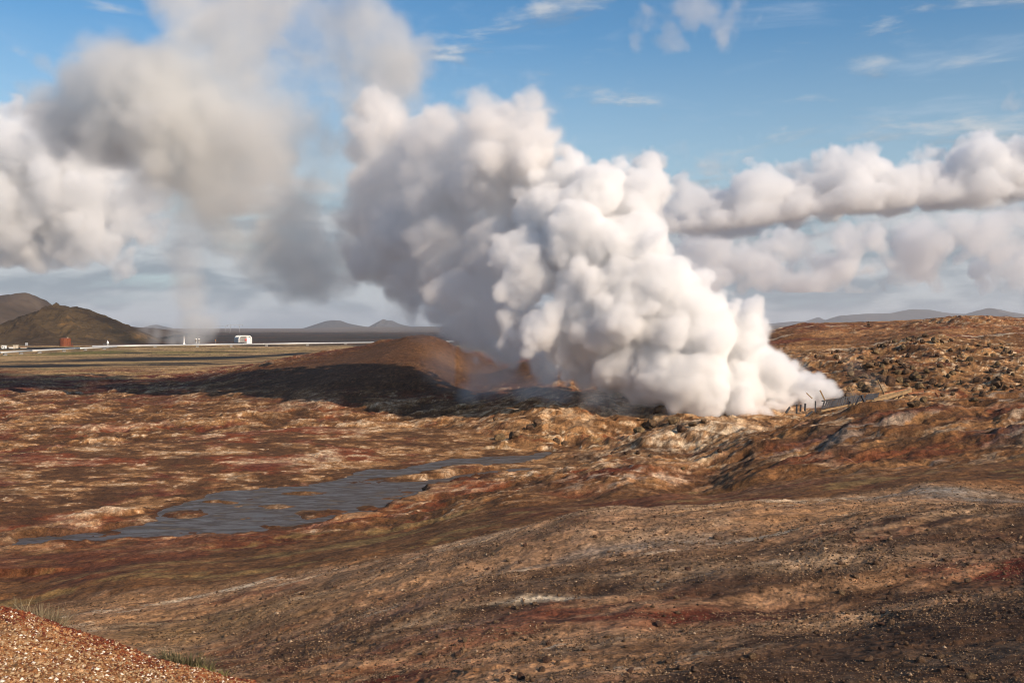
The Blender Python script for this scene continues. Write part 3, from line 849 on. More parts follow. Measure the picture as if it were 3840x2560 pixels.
def build_steam():
    root = tag(bpy.data.objects.new('steam_plume', None), 'huge white steam plume billowing from the vent beside the broken boardwalk and drifting left', 'steam')
    COL.objects.link(root)
    # bright near column: rises from the vent towards the left
    big = [V(*s) for s in [
        (1925, 905, 26, 114), (1895, 890, 36, 114), (1850, 875, 58, 114), (1780, 850, 84, 114), (1710, 800, 90, 114), (1690, 880, 105, 114), (1590, 870, 105, 113), (1600, 770, 100, 113), (1520, 700, 112, 114), (1500, 840, 90, 114),
        (1700, 940, 50, 110), (1795, 930, 44, 112), (1620, 940, 46, 110), (1770, 955, 26, 109), (1640, 720, 46, 113), (1690, 725, 36, 112), (1770, 765, 32, 112),
        (1410, 730, 120, 115), (1330, 690, 74, 115), (1255, 765, 58, 115), (1330, 800, 80, 117), (1420, 840, 66, 117), (1440, 590, 108, 117), (1330, 570, 100, 118), (1210, 600, 86, 119), (1225, 660, 64, 117),
        (1470, 465, 76, 120), (1370, 455, 98, 121), (1495, 392, 46, 121), (1430, 385, 40, 121), (1300, 395, 64, 122), (1310, 350, 36, 122), (1385, 378, 36, 123), (1255, 480, 94, 122), (1180, 780, 40, 117)]]
    # middle and upper billows, further away, in the shade of the first ones
    BACK = [
        (1170, 740, 66, 121), (1130, 690, 66, 123), (1065, 670, 62, 120), (1080, 745, 60, 124), (1140, 780, 50, 124), (1150, 560, 96, 124), (1040, 560, 108, 126), (930, 520, 104, 128), (875, 590, 82, 129), (970, 640, 80, 127), (905, 660, 56, 130), (1000, 720, 56, 128), (940, 700, 44, 130),
        (1170, 300, 92, 126), (1200, 225, 56, 126), (1110, 240, 62, 127), (1240, 270, 36, 125), (1060, 330, 90, 128), (1140, 420, 106, 126), (1020, 430, 108, 128), (960, 330, 68, 130), (880, 290, 74, 131), (850, 235, 48, 132), (830, 340, 54, 132), (880, 420, 96, 131), (845, 490, 58, 131), (1000, 270, 42, 130), (1225, 370, 66, 124), (810, 560, 44, 131),
        (1260, 830, 52, 122), (1340, 858, 44, 118), (1180, 800, 56, 126), (1095, 785, 52, 130), (1420, 880, 40, 116), (1040, 760, 44, 131)]
    back = []
    for vx, vy, r, Y in BACK:
        back.append(V(vx, vy, r, Y + max(0.0, 1230 - vx) * 0.045))
    def billows(name, sp, mn, mx, res, seed, wid0, wid1, d0, d1, albedo):
        f, ax, shape, size = sphere_field(sp, mn, mx, res, 2.2, 8.0, seed, 1.2)
        out_ = f >= 1.18
        f0 = f.copy()
        for wl_, am_, q in ((5.0, .90, 0), (2.6, .78, 1), (1.35, .64, 2), (.7, .42, 3)):
            if wl_ > res * 2.2:
                f -= (np.abs(turb(shape, size, wl_, 1, seed + 20 + q)) - 0.5) * am_
        fine = turb(shape, size, 1.8, 4, seed + 30, .68)
        f += fine * .38
        f[out_] = 3.0
        gx = ax[0][:, None, None]; gz = ax[2][None, None]
        # edges: crisp close to the vent, frayed further along
        age = np.clip((26.0 - gx) / 50.0 + (gz - 8) / 90.0, 0, 1)
        d = np.clip(-f / (wid0 + wid1 * age ** 1.3), 0, 1)
        d = d * d * (3 - 2 * d)
        fray = turb(shape, size, 6.0, 6, seed + 40, 0.66)
        d *= np.clip(1.0 + fray * (0.45 + 0.9 * age), 0.05, 1.8)
        dens = d * (d0 + (d1 - d0) * age)
        # torn veil around the billows
        dens += np.clip(1.0 - f0 / 1.15, 0, 1) ** 2 * np.clip(fray * 1.3 + fine * .9 - .30, 0, 1.5) * .16
        volume_object(name, dens, mn, mx, albedo, root)
        return f, ax, age

    kids = grow(big, 3, (13,), 0, (.20, .52))
    f, ax, age = billows('billowing_steam', kids, (-4.0, 99.0, -1.0), (43.0, 132.0, 38.5), 0.19, 11, .55, .8, 1.55, 1.0, M_STEAM)
    c2 = f[::2, ::2, ::2] + np.broadcast_to(3.0 + 10.0 * np.maximum(age - .25, 0), f.shape)[::2, ::2, ::2]
    core_mesh('dense_steam', c2, 0.0, [a[::2] for a in ax], diffuse_material('dense_steam', (.95, .945, .94)), root)
    billows('rising_steam', grow(back, 5, (13,), 0, (.22, .58)), (-28.0, 112.0, 1.0), (14.0, 164.0, 55.0), 0.27, 111, .7, 1.1, 1.1, .50, M_GREY)
    # old drifting steam, thin and ragged
    old = [V(*s) for s in [(790, 260, 90, 138), (720, 220, 110, 142), (640, 200, 120, 146), (560, 150, 110, 150), (600, 90, 80, 152), (720, 120, 100, 150), (650, 300, 130, 146), (540, 290, 140, 150), (430, 240, 120, 156), (330, 210, 100, 160), (230, 190, 90, 165), (270, 270, 80, 162), (160, 240, 52, 168), (90, 238, 32, 172), (400, 300, 90, 156), (200, 150, 36, 168),
        (710, 390, 90, 142), (600, 390, 100, 146), (480, 370, 90, 150), (670, 470, 80, 140), (600, 530, 66, 142), (690, 545, 70, 139), (640, 590, 46, 140), (750, 480, 50, 138), (800, 545, 50, 137), (780, 595, 34, 137), (480, 20, 80, 156), (560, -40, 90, 156), (400, -50, 80, 160), (880, 120, 76, 146), (820, 60, 60, 148), (430, 100, 64, 158), (900, 200, 60, 140), (380, 390, 56, 154), (330, 330, 56, 158), (850, 270, 70, 138), (905, 300, 60, 138), (860, 380, 60, 136), (790, 330, 70, 138), (690, 555, 44, 137), (795, 560, 36, 135)]]
    thin = [V(*s) for s in [(520, 470, 90, 150), (600, 440, 90, 146), (700, 620, 50, 140), (620, 640, 50, 142), (350, 420, 80, 160), (300, 330, 80, 162), (430, 470, 80, 160), (400, 560, 70, 165), (450, 640, 60, 165), (1090, 120, 40, 140), (900, 690, 60, 136), (940, 730, 50, 134), (1000, 820, 60, 136), (480, 560, 60, 162), (560, 480, 60, 155)]]
    # the wind carries it away from the viewer, into the shade of the rising billows
    old = [(x * q, y * q, EYE + (z - EYE) * q, r * q * 1.3) for x, y, z, r in old for q in ((y + max(0.0, (160.0 - y) * 1.15)) / y,)]
    sp = grow(old, 7, (12, 6))
    mn, mx = (-98.0, 128.0, -1.0), (-8.0, 190.0, 92.0)
    f, ax, shape, size = sphere_field(sp, mn, mx, 0.5, 4.0, 16.0, 41, 3.5)
    out_ = f >= 3.45
    for wl_, am_, q in ((10.0, 3.0, 0), (5.0, 2.0, 1), (2.5, 1.2, 2), (1.3, .6, 3)):
        f -= (np.abs(turb(shape, size, wl_, 1, 51 + q)) - 0.30) * am_
    f += turb(shape, size, 9.0, 6, 56, 0.66) * 1.6
    f[out_] = 3.5
    d = np.clip(-f / 2.8, 0, 1)
    dens = d * d * (3 - 2 * d) * 0.15
    f2, _, _, _ = sphere_field(np.array(thin, np.float32), mn, mx, 0.5, 4.0, 12.0, 47, 3.5)
    d = np.clip(-(f2 + turb(shape, size, 9.0, 5, 57, 0.62) * 2.2) / 4.0, 0, 1)
    dens = np.maximum(dens, d * 0.06)
    dens *= np.clip(1 + turb(shape, size, 13.0, 6, 61, .66) * 1.7, .04, 3.0)
    volume_object('drifting_steam', dens, mn, mx, M_OLD, root)
    # thin vapour creeping over the ground round the vent
    low = [V(*s) for s in [(1480, 930, 60, 112), (1400, 905, 56, 116), (1300, 900, 54, 120), (1230, 885, 56, 124), (1110, 850, 56, 130), (1560, 960, 30, 108), (1150, 860, 50, 132), (1060, 900, 40, 134), (1990, 890, 36, 116), (1960, 850, 40, 119), (1880, 930, 34, 110), (2050, 890, 22, 120), (1830, 950, 30, 109)]]
    mn, mx = (-14.0, 98.0, -1.0), (52.0, 142.0, 12.0)
    f, ax, shape, size = sphere_field(np.array(low, np.float32), mn, mx, 0.5, 2.5, 7.0, 71, 2.0)
    d = np.clip(-(f + turb(shape, size, 5.0, 5, 73, .62) * 1.5) / 2.2, 0, 1)
    volume_object('creeping_vapour', d * 0.12, mn, mx, M_STEAM, root)
    return root


build_steam()


def build_far_steam():
    root = tag(bpy.data.objects.new('steam_column', None), 'small grey steam column rising from the plain left of the slender white chimney', 'steam')
    COL.objects.link(root)
    sp = [V(*s) for s in [(400, 778, 34, 700), (440, 772, 40, 700), (360, 770, 26, 700), (330, 762, 18, 700), (435, 735, 44, 700), (430, 690, 46, 700), (425, 640, 48, 700), (420, 590, 50, 700), (420, 540, 52, 700), (430, 490, 56, 700), (470, 740, 30, 700), (410, 430, 60, 700)]]
    xs_ = [p[0] for p in sp]; zs_ = [p[2] for p in sp]
    mn, mx = (min(xs_) - 26, 670.0, -1.0), (max(xs_) + 26, 730.0, max(zs_) + 20)
    f, ax, shape, size = sphere_field(grow(sp, 9, (8,)), mn, mx, 1.2, 6.0, 26.0, 81, 8.0)
    d = np.clip(-(f + turb(shape, size, 18.0, 5, 83, .6) * 6) / 14.0, 0, 1)
    gz = ax[2][None, None]
    dens = d * 0.11 * np.clip(1.2 - gz / 90, .22, 1.2)
    volume_object('column_of_steam', dens, mn, mx, M_OLD, root)


build_far_steam()


# ------------------------------------------------------------------ clouds, all above the hazy air
M_CLOUD = vapour_material('cloud_vapour', (.965, .967, .97), 0.2)


def cloud(spheres, Y, res, warp, wl, edge, dens, seed, kids=(14, 7), base=None, erode=0.4):
    sp = np.array([V(vx, vy, r, Y + dy) for vx, vy, r, dy in spheres], np.float32)
    allp = grow(sp, seed, kids, 0.35) if kids else sp
    lo = (sp[:, :3] - sp[:, 3:4] * 1.5).min(0); hi = (sp[:, :3] + sp[:, 3:4] * 1.5).max(0)
    lo[2] = max(lo[2], 262.0)
    mn = tuple(float(q) for q in lo); mx = tuple(float(q) for q in hi)
    f, ax, shape, size = sphere_field(allp, mn, mx, res, warp, wl, seed + 1, edge * 1.5)
    out_ = f >= edge * 1.45
    for o_ in range(5):
        if wl * .6 * .5 ** o_ > res * 2.2:
            f -= (np.abs(turb(shape, size, wl * .6 * .5 ** o_, 1, seed + 60 + o_)) - 0.33) * edge * 1.5 * .62 ** o_
    f += turb(shape, size, wl * .5, 5, seed + 2, .6) * edge * .4
    f[out_] = edge * 2
    if base is not None:            # flat underside
        zb = np.interp(ax[0], [p[0] for p in base], [p[1] for p in base])[:, None, None]
        f = np.maximum(f, (zb - ax[2][None, None]) * 0.8 + turb(shape, size, wl, 4, seed + 4) * edge * .6)
    d = np.clip(-f / edge, 0, 1)
    d = d * d * (3 - 2 * d) * np.clip(1 + turb(shape, size, wl * .7, 5, seed + 3, .6) * erode * 2, .1, 2)
    o = volume_object('cloud', d * dens, mn, mx, M_CLOUD)
    tag(o, kind='stuff')


def zl(vx, vy, Y):
    p = V(vx, vy, 1, Y)
    return (p[0], p[2])


cloud([(60, 320, 56, 0), (110, 300, 50, 0), (150, 325, 60, 50), (30, 380, 90, 0), (220, 375, 80, 60), (120, 410, 110, 0), (290, 400, 66, 80), (-60, 420, 110, 0), (30, 480, 100, -50), (190, 470, 100, 0), (300, 470, 60, 60), (60, 540, 70, 0), (-80, 540, 90, 0), (180, 550, 60, 0), (340, 450, 56, 60), (330, 520, 44, 60), (260, 560, 46, 0)],
      8000, 15.0, 130, 360, 80, .012, 501, (14, 8), None, .6)
cloud([(1520, 520, 50, 0), (1590, 500, 54, 0), (1660, 485, 60, 30), (1730, 470, 64, 0), (1800, 455, 60, 60), (1850, 425, 56, 30), (1895, 392, 50, 0), (1945, 425, 70, 0), (2000, 440, 70, 60), (2065, 425, 60, 0), (2105, 392, 50, 0), (2145, 375, 46, 0), (2190, 420, 60, 60), (2250, 405, 66, 90), (2310, 390, 70, 60), (2350, 362, 60, 60), (2350, 430, 60, 100), (2400, 370, 80, 60), (1640, 525, 50, -60), (1740, 505, 56, -80), (1850, 485, 60, -80), (1960, 470, 60, -90), (2080, 455, 60, -60), (2180, 450, 54, -40), (2270, 440, 54, -40), (1780, 400, 22, 60), (2010, 370, 20, 40), (1600, 500, 44, 420), (1700, 485, 50, 450), (1810, 470, 50, 420), (1920, 450, 56, 450), (2030, 440, 56, 420), (2140, 420, 56, 450), (2260, 410, 60, 420), (2370, 400, 60, 450)],
      4500, 6.5, 75, 170, 40, .020, 521, (12, 8), [zl(1450, 552, 4500), zl(1650, 540, 4500), zl(1800, 522, 4500), zl(2000, 492, 4500), zl(2200, 472, 4500), zl(2500, 446, 4500)], .35)
_rc = random.Random(44)
cloud([(1990, 512, 22, 0), (2005, 540, 34, 0), (2275, 500, 26, 0), (2285, 530, 40, 0), (2340, 515, 44, 0)] + [(_rc.uniform(1560, 2440), _rc.uniform(565, 662), _rc.uniform(12, 58), _rc.uniform(-300, 900)) for _ in range(52)] + [(_rc.uniform(1950, 2440), _rc.uniform(545, 600), _rc.uniform(24, 46), _rc.uniform(-300, 500)) for _ in range(16)],
      7000, 13, 150, 300, 50, .0062, 541, (10, 6), None, .9)
cloud([(1490, 66, 26, 0), (1540, 50, 34, 0), (1590, 45, 40, 0), (1640, 60, 40, 0), (1660, 36, 26, 0), (1560, 80, 24, 0), (1720, 50, 14, 0)], 3000, 7, 36, 110, 44, .0055, 561, (8, 4))
cloud([(2330, 222, 18, 0), (2345, 240, 18, 0), (2370, 225, 26, 0)], 3000, 6, 24, 70, 30, .007, 581, (6, 4))
cloud([(1620, 362, 22, 0), (1680, 350, 22, 0), (1740, 332, 18, 0), (1560, 372, 20, 0), (1785, 310, 12, 0)], 4000, 8, 50, 160, 60, .0022, 591, (6, 4))


# ------------------------------------------------------------------ hazy air over the whole plain
def build_haze():
    m = bpy.data.materials.new('hazy_air')
    m.use_nodes = True
    k = NT(m.node_tree)
    out = k.n('ShaderNodeOutputMaterial')
    k.set(out.inputs['Volume'], k.n('ShaderNodeVolumePrincipled', {'Color': (.86, .92, 1.0, 1), 'Density': 6.0e-5, 'Anisotropy': 0.1}))
    x0, x1, y0, y1, z0, z1 = -14000, 14000, -200, 16600, -60, 245
    v = [(x, y, z) for x in (x0, x1) for y in (y0, y1) for z in (z0, z1)]
    f = [(0, 1, 3, 2), (4, 6, 7, 5), (0, 4, 5, 1), (2, 3, 7, 6), (0, 2, 6, 4), (1, 5, 7, 3)]
    tag(mesh_from('haze', v, f, [m], smooth=False), kind='stuff')


build_haze()


# ------------------------------------------------------------------ materials for built things
def plain_material(name, col, rough=0.6, metal=0.0, scale=3.0, var=0.35, bump=0.0, dark=None, spec=0.4):
    """painted, wooden or metal surface with its own irregularity"""
    m = bpy.data.materials.new(name)
    m.use_nodes = True
    k = NT(m.node_tree)
    out = k.n('ShaderNodeOutputMaterial')
    bs = k.n('ShaderNodeBsdfPrincipled', {'Roughness': rough, 'Metallic': metal, 'Specular IOR Level': spec})
    k.set(out.inputs[0], bs)
    tc = k.n('ShaderNodeTexCoord').outputs['Object']
    g = k.noise(tc, scale, 6.0, 0.65, 0.4)
    lo = tuple(c * (1 - var) for c in col) if dark is None else dark
    hi = tuple(min(1, c * (1 + var * .6)) for c in col)
    k.set(bs.inputs['Base Color'], k.ramp(g, [(0.28, lo), (0.5, col), (0.74, hi)]))
    if bump:
        k.set(bs.inputs['Normal'], k.n('ShaderNodeBump', {'Strength': .8, 'Distance': bump, 'Height': k.noise(tc, scale * 3, 6.0, .65)}).outputs[0])
    return m


M_PIPE = plain_material('aluminium_cladding', (.60, .60, .58), .42, 0.35, .15, .15)
M_CONC = plain_material('concrete', (.26, .25, .235), .85, 0, 1.5, .3)
M_WHITE = plain_material('white_paint', (.80, .79, .76), .5, 0, .8, .10)
M_CREAM = plain_material('cream_paint', (.58, .50, .38), .6, 0, .8, .15)
M_GREYP = plain_material('grey_paint', (.33, .34, .35), .55, 0, .8, .2)
M_LOUVRE = plain_material('grey_louvre', (.36, .34, .32), .5, .3, 1.2, .25)
M_REDP = plain_material('red_paint', (.60, .05, .035), .5, 0, 1.0, .15)
M_RUST = plain_material('rust', (.17, .045, .015), .85, 0, .9, .55, .03, (.07, .020, .009))
M_STEEL = plain_material('galvanised_steel', (.30, .31, .32), .5, .6, 2.0, .2)
M_DARKROOF = plain_material('dark_roofing', (.085, .085, .09), .7, 0, .6, .3)
M_WOOD = plain_material('steam_bleached_wood', (.27, .175, .085), .85, 0, 3.0, .5, .008)
M_WOODG = plain_material('wet_grey_wood', (.042, .040, .042), .6, 0, 3.0, .45, .008)
M_WOODR = plain_material('rust_stained_wood', (.27, .10, .04), .8, 0, 3.0, .5, .008)
M_LAMP = plain_material('orange_lamp_glass', (.75, .28, .03), .3)


def MB():
    return bmesh.new()


def finish(bm, name, mat, parent=None, smooth=False, bevel=0.0):
    if bevel:
        bmesh.ops.bevel(bm, geom=list(bm.edges), offset=bevel, segments=2, affect='EDGES', clamp_overlap=True)
    me = bpy.data.meshes.new(name)
    bmesh.ops.recalc_face_normals(bm, faces=bm.faces)
    bm.to_mesh(me); bm.free()
    if smooth:
        me.polygons.foreach_set('use_smooth', np.ones(len(me.polygons), bool))
    me.materials.append(mat)
    o = bpy.data.objects.new(name, me)
    COL.objects.link(o)
    if parent is not None:
        o.parent = parent
    return o


from mathutils import Vector, Matrix


def box(bm, size, loc=(0, 0, 0), rot=None):
    mt = Matrix.Translation(loc) @ (rot.to_4x4() if rot is not None else Matrix.Identity(4)) @ Matrix.Diagonal((size[0], size[1], size[2], 1))
    bmesh.ops.create_cube(bm, size=1.0, matrix=mt)


def tube(bm, a, b, r1, r2=None, seg=12, caps=True):
    a = Vector(a); b = Vector(b); d = b - a
    mt = Matrix.Translation((a + b) / 2) @ d.to_track_quat('Z', 'Y').to_matrix().to_4x4()
    bmesh.ops.create_cone(bm, cap_ends=caps, segments=seg, radius1=r1, radius2=r1 if r2 is None else r2, depth=d.length, matrix=mt)


def bar(bm, a, b, w, t, side=(0, 0, 1)):
    """a squared timber from a to b, w wide and t thick; SIDE is about the direction of its width"""
    a = Vector(a); b = Vector(b); z = (b - a).normalized()
    y = Vector(side); y = (y - z * y.dot(z)).normalized(); x = y.cross(z)
    R = Matrix((x, y, z)).transposed()
    box(bm, (t, w, (b - a).length), (a + b) / 2, R)


def lathe(bm, prof, seg=24, loc=(0, 0, 0)):
    rings = []
    for r, z in prof:
        rings.append([bm.verts.new((loc[0] + r * cos(2 * pi * i / seg), loc[1] + r * sin(2 * pi * i / seg), loc[2] + z)) for i in range(seg)])
    for p, q in zip(rings, rings[1:]):
        for i in range(seg):
            bm.faces.new((p[i], p[(i + 1) % seg], q[(i + 1) % seg], q[i]))
    bm.faces.new(rings[0][::-1]); bm.faces.new(rings[-1])


def thing(name, label, cat, loc, rotz=0.0, group=None):
    o = bpy.data.objects.new(name, None)
    COL.objects.link(o)
    o.location = loc; o.rotation_euler = (0, 0, rotz)
    return tag(o, label, cat, group)


def dup(root, loc, rotz=None, scale=None, label=None):
    r = root.copy(); COL.objects.link(r); r.location = loc
    if rotz is not None:
        r.rotation_euler = (0, 0, rotz)
    if scale is not None:
        r.scale = (scale,) * 3 if isinstance(scale, (int, float)) else scale
    if label:
        r['label'] = label
    for ch in list(root.children):
        c = ch.copy(); COL.objects.link(c); c.parent = r
    return r


def spot(px, Y, dz=0.0):
    x = (px - 1920) / F * Y
    return (x, Y, ground_z(x, Y) + dz)


# ------------------------------------------------------------------ far works on the plain
def pipeline(name, label, pix, h, rad):
    pts = []
    for px, py in pix:
        Y = (EYE - h) * F / (py - HZ)
        pts.append(Vector(((px - 1920) / F * Y, Y, h)))
    root = thing(name, label, 'pipeline', tuple(pts[0]))
    bm = MB()
    for a, b in zip(pts, pts[1:]):
        tube(bm, a - pts[0], b - pts[0], rad, seg=20)
    for p in pts[1:-1]:
        bmesh.ops.create_uvsphere(bm, u_segments=16, v_segments=10, radius=rad, matrix=Matrix.Translation(p - pts[0]))
    # cladding joints
    for a, b in zip(pts, pts[1:]):
        n = max(2, int((b - a).length / 12))
        for i in range(n):
            p = a.lerp(b, (i + .5) / n) - pts[0]; u = (b - a).normalized() * .12
            tube(bm, p - u, p + u, rad * 1.06, seg=20)
    finish(bm, 'pipe', M_PIPE, root, True)
    for a, b in zip(pts, pts[1:]):
        n = max(2, int((b - a).length / 24))
        for i in range(n):
            p = a.lerp(b, (i + .3) / n)
            gz = ground_z(p.x, p.y) - .3
            bm = MB()
            box(bm, (1.5, .8, max(.3, h - rad - .12 - gz)), (p.x - pts[0].x, p.y - pts[0].y, (gz + h - rad - .12) / 2 - pts[0].z))
            box(bm, (2.0, 1.0, .12), (p.x - pts[0].x, p.y - pts[0].y, h - rad - .06 - pts[0].z))
            finish(bm, 'pipe_support', M_CONC, root)


pipeline('steam_pipeline', 'silvery pipe slanting up from the left edge in front of the rusty tank', [(-330, 1336), (0, 1322), (119, 1315), (298, 1306), (437, 1300)], 1.3, .40)
pipeline('steam_pipeline', 'long straight silvery pipe between the wellhead and the brown crater ridge', [(345, 1298), (700, 1293.4), (952, 1290), (1390, 1284), (1700, 1280)], 1.3, .48)


def power_house():
    b = W(920, 1288, 735)
    z0 = ground_z(b[0], b[1]) - .2
    root = thing('power_house', 'pale round-topped building with a white arched end and a red emblem beyond the long pipe', 'building', (b[0], b[1], z0), radians(30))
    w, h, L, rr = 9.6, 6.2, 13.0, 2.6

    def arch(wd, ht, r, n=10):
        p = [(-wd / 2, 0)]
        for i in range(n + 1):
            a = pi - i * (pi / 2) / n
            p.append((-wd / 2 + r + r * cos(a), ht - r + r * sin(a)))
        for i in range(n + 1):
            a = pi / 2 - i * (pi / 2) / n
            p.append((wd / 2 - r + r * cos(a), ht - r + r * sin(a)))
        p.append((wd / 2, 0))
        return p

    def prism(bm, outline, y0, y1):
        f0 = [bm.verts.new((x, y0, z)) for x, z in outline]; f1 = [bm.verts.new((x, y1, z)) for x, z in outline]
        bm.faces.new(f0); bm.faces.new(f1[::-1])
        for i in range(len(outline)):
            j = (i + 1) % len(outline)
            bm.faces.new((f0[i], f1[i], f1[j], f0[j]))
    # end face looks towards -y of the building; the long side is seen on the left
    bm = MB(); prism(bm, arch(w, h, rr), 0.8, L); 
    for i in range(12):
        prism(bm, arch(w + .14, h + .07, rr), 1.3 + i, 1.45 + i)
    finish(bm, 'wall', M_PIPE, root)
    bm = MB()
    o_, i_ = arch(w + .3, h + .15, rr + .1), arch(w - .7, h - .4, rr - .3)
    for y0, y1 in ((-.1, .8),):
        A0 = [bm.verts.new((x, y0, z)) for x, z in o_]; B0 = [bm.verts.new((x, y0, z)) for x, z in i_]
        A1 = [bm.verts.new((x, y1, z)) for x, z in o_]; B1 = [bm.verts.new((x, y1, z)) for x, z in i_]
        for i in range(len(o_) - 1):
            bm.faces.new((A0[i], A0[i + 1], B0[i + 1], B0[i])); bm.faces.new((A1[i], B1[i], B1[i + 1], A1[i + 1]))
            bm.faces.new((A0[i], A1[i], A1[i + 1], A0[i + 1])); bm.faces.new((B0[i], B0[i + 1], B1[i + 1], B1[i]))
        for i in (0, -1):
            bm.faces.new((A0[i], B0[i], B1[i], A1[i]))
    finish(bm, 'end_frame', M_WHITE, root)
    bm = MB()
    for i in range(14):
        box(bm, (5.2, .10, .20), (-1.6, .62, .5 + i * .37), Matrix.Rotation(radians(25), 3, 'X'))
    finish(bm, 'louvre_panel', M_LOUVRE, root)
    bm = MB(); box(bm, (2.7, .25, 4.7), (2.7, .58, 2.4)); box(bm, (.12, .12, 4.7), (1.25, .52, 2.4))
    finish(bm, 'door', M_WHITE, root, bevel=.02)
    bm = MB()
    for i in range(3):
        box(bm, (1.3, .08, .36), (.35, .42, 2.5 + i * .55), Matrix.Rotation(radians(0), 3, 'Y'))
    box(bm, (.36, .08, 1.5), (.88, .40, 3.05))
    finish(bm, 'emblem', M_REDP, root)
    # low dark shed beside it
    b = W(872, 1288, 715)
    z0 = ground_z(b[0], b[1]) - .2
    root = thing('flat_shed', 'low dark flat-roofed shed on the left of the round-topped building', 'shed', (b[0], b[1], z0), radians(-8))
    bm = MB(); box(bm, (15, 6, 1.1), (0, 0, .55)); finish(bm, 'wall', M_GREYP, root)
    bm = MB(); box(bm, (17.5, 8, .35), (0, 0, 1.28)); finish(bm, 'roof', M_DARKROOF, root, bevel=.05)


power_house()


def rusty_tank():
    Y = 640
    p = spot(245, Y, -.3)
    root = thing('rusty_tank', 'rust-red ribbed tank standing at the foot of the dark hill', 'tank', p)
    bm = MB(); lathe(bm, [(3.25, 0), (3.3, .4), (3.2, 5.0), (3.05, 5.4), (2.2, 5.6)], 28)
    finish(bm, 'shell', M_RUST, root, False)
    bm = MB()
    for i in range(9):
        a = 2 * pi * i / 9
        box(bm, (.22, .3, 5.2), (3.32 * cos(a), 3.32 * sin(a), 2.6), Matrix.Rotation(a, 3, 'Z'))
    finish(bm, 'rib', M_RUST, root)
    bm = MB(); lathe(bm, [(.5, 5.55), (.5, 5.9), (.6, 5.9), (.6, 6.0)], 14, (1.6, -.4, 0)); finish(bm, 'hatch', M_CREAM, root)
    bm = MB(); box(bm, (2.6, 2.0, .9), (4.2, -1.5, .45)); tube(bm, (4.9, -1.5, .9), (5.2, -1.5, 2.4), .12); finish(bm, 'pump', M_RUST, root)


rusty_tank()


def wellhead():
    p = spot(404, 612, -.2)
    root = thing('wellhead', 'small white round-capped wellhead behind a railing where the two pipes meet', 'wellhead', p)
    bm = MB(); lathe(bm, [(.35, 0), (.35, 2.2), (.62, 2.4), (.72, 2.8), (.6, 3.3), (.22, 3.6), (.16, 4.3), (.1, 4.35)], 20); finish(bm, 'valve', M_WHITE, root, True)
    bm = MB()
    for i in range(6):
        tube(bm, (-1.9 + i * .76, -1.4, 0), (-1.9 + i * .76, -1.4, 2.2), .06, seg=8)
    for z in (1.2, 2.15):
        tube(bm, (-1.9, -1.4, z), (1.9, -1.4, z), .06, seg=8)
    finish(bm, 'railing', M_STEEL, root)
    p = spot(690, 655, -.2)
    root = thing('chimney', 'slender white tapering chimney beside the grey steam column', 'chimney', p)
    bm = MB(); lathe(bm, [(.85, 0), (.85, 1.4), (.55, 1.7), (.34, 2.6), (.22, 5.0), (.16, 6.3), (.2, 6.35), (.2, 6.5)], 20); finish(bm, 'shaft', M_WHITE, root, True)
    p = spot(740, 660, -.2)
    root = thing('twin_silencer', 'grey steam silencer with two short white stacks between the chimney and the arched building', 'silencer', p)
    bm = MB(); box(bm, (6.4, 3, 1.1), (0, 0, .55)); box(bm, (3.2, 2.2, .7), (0, 0, 1.45)); finish(bm, 'tank', M_GREYP, root, bevel=.06)
    for x in (-.85, .95):
        bm = MB(); lathe(bm, [(.5, 1.8), (.5, 4.3), (.62, 4.3), (.62, 4.7)], 18, (x, 0, 0)); finish(bm, 'stack', M_WHITE, root, True)
    p = spot(808, 668, -.2)
    root = thing('marker_lamp', 'thin post with an orange lamp on the lava plain left of the arched building', 'lamp', p)
    bm = MB(); tube(bm, (0, 0, 0), (0, 0, 3.2), .08, seg=8); finish(bm, 'post', M_STEEL, root)
    bm = MB(); lathe(bm, [(.12, 3.2), (.34, 3.35), (.34, 3.75), (.1, 3.95)], 14); finish(bm, 'lamp_head', M_LAMP, root)


wellhead()


def cabin(px, Y, w, d, h, wall, roofm, label, rot=0.0, door=True, cat='cabin', name='work_cabin'):
    root = thing(name, label, cat, spot(px, Y, -.15), rot)
    bm = MB(); box(bm, (w, d, h), (0, 0, h / 2)); finish(bm, 'wall', wall, root, bevel=.03)
    bm = MB(); box(bm, (w + .3, d + .3, .18), (0, 0, h + .093)); finish(bm, 'roof', roofm, root)
    if door:
        bm = MB(); box(bm, (min(1.0, w * .3), .08, min(2.0, h * .75)), (w * .22, -d / 2 - .03, min(2.0, h * .75) / 2 + .1)); finish(bm, 'door', M_GREYP, root)
        bm = MB(); box(bm, (min(1.2, w * .3), .08, h * .3), (-w * .2, -d / 2 - .03, h * .6)); finish(bm, 'window', M_DARKROOF, root)


cabin(16, 560, 2.2, 2.4, 1.9, M_WHITE, M_GREYP, 'small white cabin nearest the left edge of the plain', .2)
cabin(54, 560, .9, 1.2, 2.0, M_CREAM, M_CREAM, 'cream upright cabinet left of its twin on the dark embankment', .1, False, 'cabinet', 'valve_cabinet')
cabin(64, 568, 1.0, 1.2, 1.9, M_CREAM, M_CREAM, 'cream upright cabinet right of its twin on the dark embankment', .1, False, 'cabinet', 'valve_cabinet')
cabin(43, 566, 2.3, 1.6, .75, M_WHITE, M_WHITE, 'low white box beside the cream cabinets', 0, False, 'box', 'equipment_box')
cabin(88, 572, 2.9, 1.6, .8, M_CREAM, M_RUST, 'low cream box with rusty lid right of the cream cabinets', 0, False, 'box', 'equipment_box')


